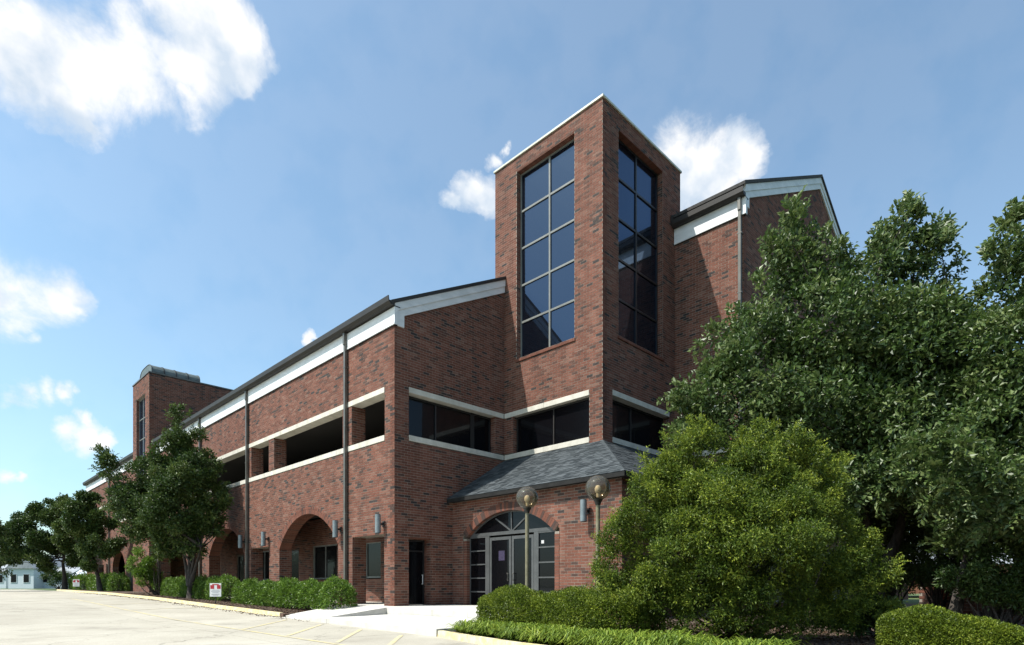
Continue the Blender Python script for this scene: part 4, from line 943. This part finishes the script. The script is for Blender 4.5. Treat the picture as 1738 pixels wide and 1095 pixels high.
hedgeblob('hedge','broad-leaved green hedge around the multi-stemmed tree trunk',[(-1.5,12.6),(-1.5,18),(-1.5,23.5)],.5,.05,1.1,24000,.085,M['leaf_boxwood'],rough=.1)
hedgeblob('hedge','far dark hedge at the foot of the building beyond the stair tower',[(-1.2,38),(-1.2,47)],.7,.3,1.3,9000,.13,M['leaf_boxwood'],rough=.1)
hedgeblob('hedge','far hedge between the two left tree trunks',[(-1.6,48.5),(-1.6,53)],.7,.3,1.4,6000,.13,M['leaf_boxwood'],rough=.1)

# lily turf along the right kerb
def turf():
    P=[]
    for _ in range(260):
        y=random.uniform(-16.0,-8.55); x=kx(y)+.36+random.random()**1.1*(1.1 if y>-9.6 else 1.5)
        if -9.2<y and x>-3.2: continue
        P.append((x,y))
    V=[];Fc=[];T=[];c=0
    for x,y in P:
        nb=random.randint(55,95); z=lz(y)+.09; tb=random.random()*.4; ks=random.uniform(.7,1.35)
        for _ in range(nb):
            a=random.uniform(0,2*math.pi); l=random.uniform(.22,.48)*ks; w=random.uniform(.006,.012); h=random.uniform(.12,.28)*ks; dx,dy=math.cos(a),math.sin(a); sx,sy=-dy*w,dx*w
            x0,y0=x+random.gauss(0,.05),y+random.gauss(0,.05); pts=[(0,0),(.35,.75),(.72,1.0),(1.0,.68)]
            for i,(r,q) in enumerate(pts):
                k=1 if i<3 else .15; bx,by,bz=x0+dx*l*r,y0+dy*l*r,z+h*q; V+=[[bx-sx*k,by-sy*k,bz],[bx+sx*k,by+sy*k,bz]]
            for i in range(3): Fc.append([c+2*i,c+2*i+1,c+2*i+3,c+2*i+2]); T.append(min(1,tb+.6*random.random()))
            c+=8
    g=G(); g.add(V,Fc,np.array(T)); o=mk('lily_turf',g,M['blade'],kind='stuff'); tag(o,'arching bright green lily turf along the yellow kerb','ground cover',kind='stuff')
turf()
# mulch chips and leaf litter on the beds
def litter(name,label,n,fx,fy,zf):
    x=fx(n);y=fy(n); z=np.array([zf(a,b) for a,b in zip(x,y)]); P=np.stack([x,y,z],1); D=sph(n); D[:,2]*=.2; Nn=np.array([0,0,1.])+.5*rng.normal(size=(n,3)); L=.03+.06*rng.random(n)
    V,Fc,t=leaves(P,D,unit(Nn),L,L*.5,rng.random(n)); g=G(); g.add(V,Fc,t); tag(mk(name,g,M['mulch'],kind='stuff'),label,'leaf litter',kind='stuff')
litter('leaf_litter','brown mulch and fallen leaves on the long bed by the facade',9000,lambda n:-3.35+3.2*rng.random(n),lambda n:2.4+28*rng.random(n)**1.5,lambda a,b:lz(b)+.11)
litter('leaf_litter','brown mulch under the shrub and trees on the right',9000,lambda n:-4.1+7*rng.random(n),lambda n:-8.6-9*rng.random(n),lambda a,b:lz(b)+.11)

litter('leaf_litter','scattered dry leaves and grit on the pavement along the yellow kerb',1500,lambda n:-3.54-np.abs(rng.normal(0,.25,n)),lambda n:-1+40*rng.random(n)**1.3,lambda a,b:lz(b)+.006)
# street tree in front of the facade
def dep(x,y): return (x-CAM[0])*cY+(y-CAM[1])*sY
b=(-2.2,17.0,lz(17)+.08); D=dep(b[0],b[1])
tree('street_tree','multi-stemmed street tree with a pointed dark crown before the middle of the facade',b,
 [(308,712,16),(302,750,30),(325,775,34,.3),(275,790,36),(310,815,48,-.3),(350,830,28,.3),(250,840,38,.2),(300,875,52,-.3),(345,880,34),(245,890,30),(285,925,28),(325,925,24),(208,828,26,.3),(192,785,21,.3),(176,768,12,.3),(198,858,20,.3),(184,805,16,.3),(225,850,28),(250,805,30),(238,895,26),(362,850,26),(358,800,20),(330,745,18),(222,870,26),(368,895,14,.3),(375,835,10,.4)],
 D,84000,.15,M['leaf_far'],[[(0,0,0),(.02,.0,.9),(.1,-.15,1.8),(.25,-.5,3.3)],[(0,0,.75),(-.1,.2,1.7),(-.25,.6,3.2)],[(0,0,.8),(.0,.02,1.8),(-.05,.05,3.6)],[(.02,0,.7),(.15,-.4,1.6),(.3,-1.0,2.9)]],.13,limbs=30,sub=12,kk=.36,sh=260)
b=(-2.0,23.6,lz(23.6)+.08); D=dep(b[0],b[1])
shrub('sapling','leggy yellow-green sapling between the street tree and the stair tower',b,[(236,935,9),(228,950,8),(250,960,13),(265,940,9),(245,980,16),(262,985,13),(225,965,7),(270,915,6)],D,9000,.13,M['leaf_boxwood'],sub=10,twig=3,cat='sapling',k=.5)
# left trees
b=(-2.2,40.0,lz(40)+.08); D=dep(b[0],b[1])
tree('street_tree','leaning street tree against the far end of the facade',b,[(148,845,17),(152,868,27),(128,880,28),(162,900,27,.5),(180,888,15,.5),(142,915,33),(172,927,25),(203,924,12,.4),(115,905,24),(150,945,20),(188,945,16)],
 D,42000,.20,M['leaf_far'],[[(0,0,0),(-.1,.25,1.2),(-.3,.8,2.6),(-.5,1.4,4.4)]],.18,limbs=16,sub=1.6)
b=(-2.6,54.0,lz(54)+.08); D=dep(b[0],b[1])
tree('street_tree','wide street tree further left with a short dark trunk',b,[(95,852,17),(70,868,24),(100,880,32),(35,885,24),(70,910,38),(112,922,32),(30,922,32),(0,902,26),(80,942,26),(45,945,22),(15,945,20),(125,945,20)],
 D,52000,.23,M['leaf_far'],[[(0,0,0),(.0,.1,1.3),(-.1,.3,2.6),(.1,.2,4.0)]],.22,limbs=20,sub=1.2)
b=tuple(at(-25,1003,52)); b=(b[0],b[1],.2)
tree('street_tree','dark overhanging tree at the left edge of the view',b,[(-40,905,34),(-8,935,20),(-10,962,14),(10,974,7),(-40,960,26)],52,12000,.2,M['leaf_far'],[[(0,0,0),(.0,.1,1.6),(-.1,.3,4.0)]],.25,limbs=12,sub=2)
b=tuple(at(100,1000,82)); b=(b[0],b[1],.28)
shrub('shrub','dark far shrub beside the white houses',b,[(95,985,12),(80,980,10),(105,975,12),(90,970,9),(112,990,9)],82,5000,.22,M['leaf_far'],sub=3,twig=3,k=.5)

# far tree belt that closes the horizon
ORD=['first','second','third','fourth','fifth','sixth','seventh']
def belt(x0,x1,dst,n,h0,h1,label,base=1000):
    for i in range(n):
        px=x0+(x1-x0)*(i+.5)/n+random.uniform(-12,12); d=dst+random.uniform(-6,8); b=at(px,1000,d); b[2]=.25; H=random.uniform(h0,h1)*d/F
        hp=H*F/d; y=998
        L=[(px+random.uniform(-.35,.35)*hp,y-hp*random.uniform(.45,.8),hp*random.uniform(.25,.36)) for _ in range(5)]+[(px,y-hp*.75,hp*.25)]
        t=tree('far_tree',ORD[i]+' from the left of the distant '+label,b,L,d,3600,.55*d/120,M['leaf_far'],[[(0,0,0),(0,0,H*.3),(0,0,H*.6)]],.25,limbs=5,sub=.35,group='distant '+label)
belt(-60,150,135,7,42,60,'trees behind the white houses')
belt(1380,1800,70,7,60,95,'trees seen in the gap under the right-hand crowns')

# ---------------------------------------------------------------- far houses
def house(label,px0,px1,d,hw,rh,depth,mat,roofm,gable=False,wins=((.3,.3),(.7,.3)),door=None):
    a=at(px0,1000,d)[:2]; b=at(px1,1000,d)[:2]; w=np.linalg.norm(b-a); t=empty('house',label,'house',(a[0],a[1],.28)); t.rotation_euler=(0,0,math.atan2(b[1]-a[1],b[0]-a[0]))
    mk('wall',G().box(0,w,0,depth,-.3,hw),mat,t)
    g=G()
    if gable: g.prism([[-.3,-.3,hw],[w+.3,-.3,hw],[w/2,-.3,hw+rh]],[0,depth+.6,0])
    else: g.prism([[-.3,-.35,hw],[-.3,depth+.35,hw],[-.3,depth/2,hw+rh]],[w+.6,0,0])
    mk('roof',g,roofm,t)
    for u,ww in wins:
        f=mk('window',G().box(u*w-ww*.6-.1,u*w+ww*.6+.1,-.05,.0,.9,2.35),M['white'],t); mk('pane',G().box(u*w-ww*.6,u*w+ww*.6,-.07,-.052,1.0,2.25),M['dglass'],f)
    if door: mk('door',G().box(door*w-.5,door*w+.5,-.06,0,0,2.2),M['gutter'],t)
    return t
sid=noisy('pale_siding',(.50,.55,.58),(.60,.65,.68),2,.7,stretch=(.2,.2,9)); rf=noisy('grey_shingle_roof',(.20,.22,.24),(.32,.34,.36),1.5,.9)
house('far white house with a grey gable roof and a tall dark window',14,57,95,3.2,2.4,8,sid,rf,gable=True,wins=((.22,.7),(.72,.7)))
house('far low white house with a long grey roof, right of the gabled one',59,114,97,2.1,1.5,7,sid,rf,wins=((.3,.9),))
house('small far white house at the left edge of the view',-40,10,99,2.6,1.5,7,sid,rf,wins=((.8,.8),))
house('far shed with a pale steep roof seen between the left trunks',123,149,92,1.7,1.8,6,noisy('grey_board',(.16,.17,.17),(.22,.23,.23),2,.8),noisy('pale_metal_roof',(.42,.46,.50),(.5,.55,.6),1.5,.6),wins=())  # shed walls in plain mid-grey board
house('far orange-brick house glimpsed under the right-hand trees',1450,1800,58,2.6,1.8,8,noisy('orange_brick_far',(.26,.10,.06),(.36,.16,.09),3,.9),rf,wins=((.2,.9),(.5,.9),(.8,.9)))
# low garden wall under the right-hand trees
def gwall():
    a=at(1560,1000,20)[:2]; b=at(1800,1000,15)[:2]; L=np.linalg.norm(b-a); t=empty('garden_wall','low dark brick garden wall under the right-hand trees','wall',(a[0],a[1],-.25)); t.rotation_euler=(0,0,math.atan2(b[1]-a[1],b[0]-a[0]))
    mk('core',G().box(0,L,0.01,.19,0,1.3),M['mortar'],t); g=G()
    for c in range(13):
        off=(c%2)*.15; k=int(L/BP); us=off+np.arange(k)*BP; n=len(us)
        for y0,y1 in ((-.004,.03),(.17,.204)): g.boxes(np.stack([us,np.full(n,y0),np.full(n,c*CP)],1),np.stack([np.minimum(us+BL,L),np.full(n,y1),np.full(n,c*CP+BH)],1),rng.random(n))
    n=int(L/.1); us=np.arange(n)*.1; g.boxes(np.stack([us,np.full(n,-.03),np.full(n,1.305)],1),np.stack([us+.09,np.full(n,.23),np.full(n,1.40)],1),.4+.6*rng.random(n))
    mk('brickwork',g,M['brick'],t,kind='stuff')
gwall()

# added trees out of view dim the shaded walls and darken the glass
def added_trees():
    B=[]
    for i in range(46):
        a=R(-175+i*3.9) if i<46 else 0     # a ring from behind-left round to the right
        rr=random.uniform(40,52); cx_,cy_=CAM[0]+rr*math.cos(a),CAM[1]+rr*math.sin(a); h=random.uniform(8,13)
        for _ in range(7): B.append([cx_+random.gauss(0,2),cy_+random.gauss(0,2),random.uniform(.25,.95)*h,random.uniform(1.8,3.0)])
    t=empty('added_tree_belt','belt of unseen trees added to dim the light on shaded walls, reflected in the glass','trees',(0,0,0)); t['kind']='stuff'
    foliage('crowns',np.array(B),90000,.75,t,M['leaf_far'],twig=3,shell=.3)
added_trees()
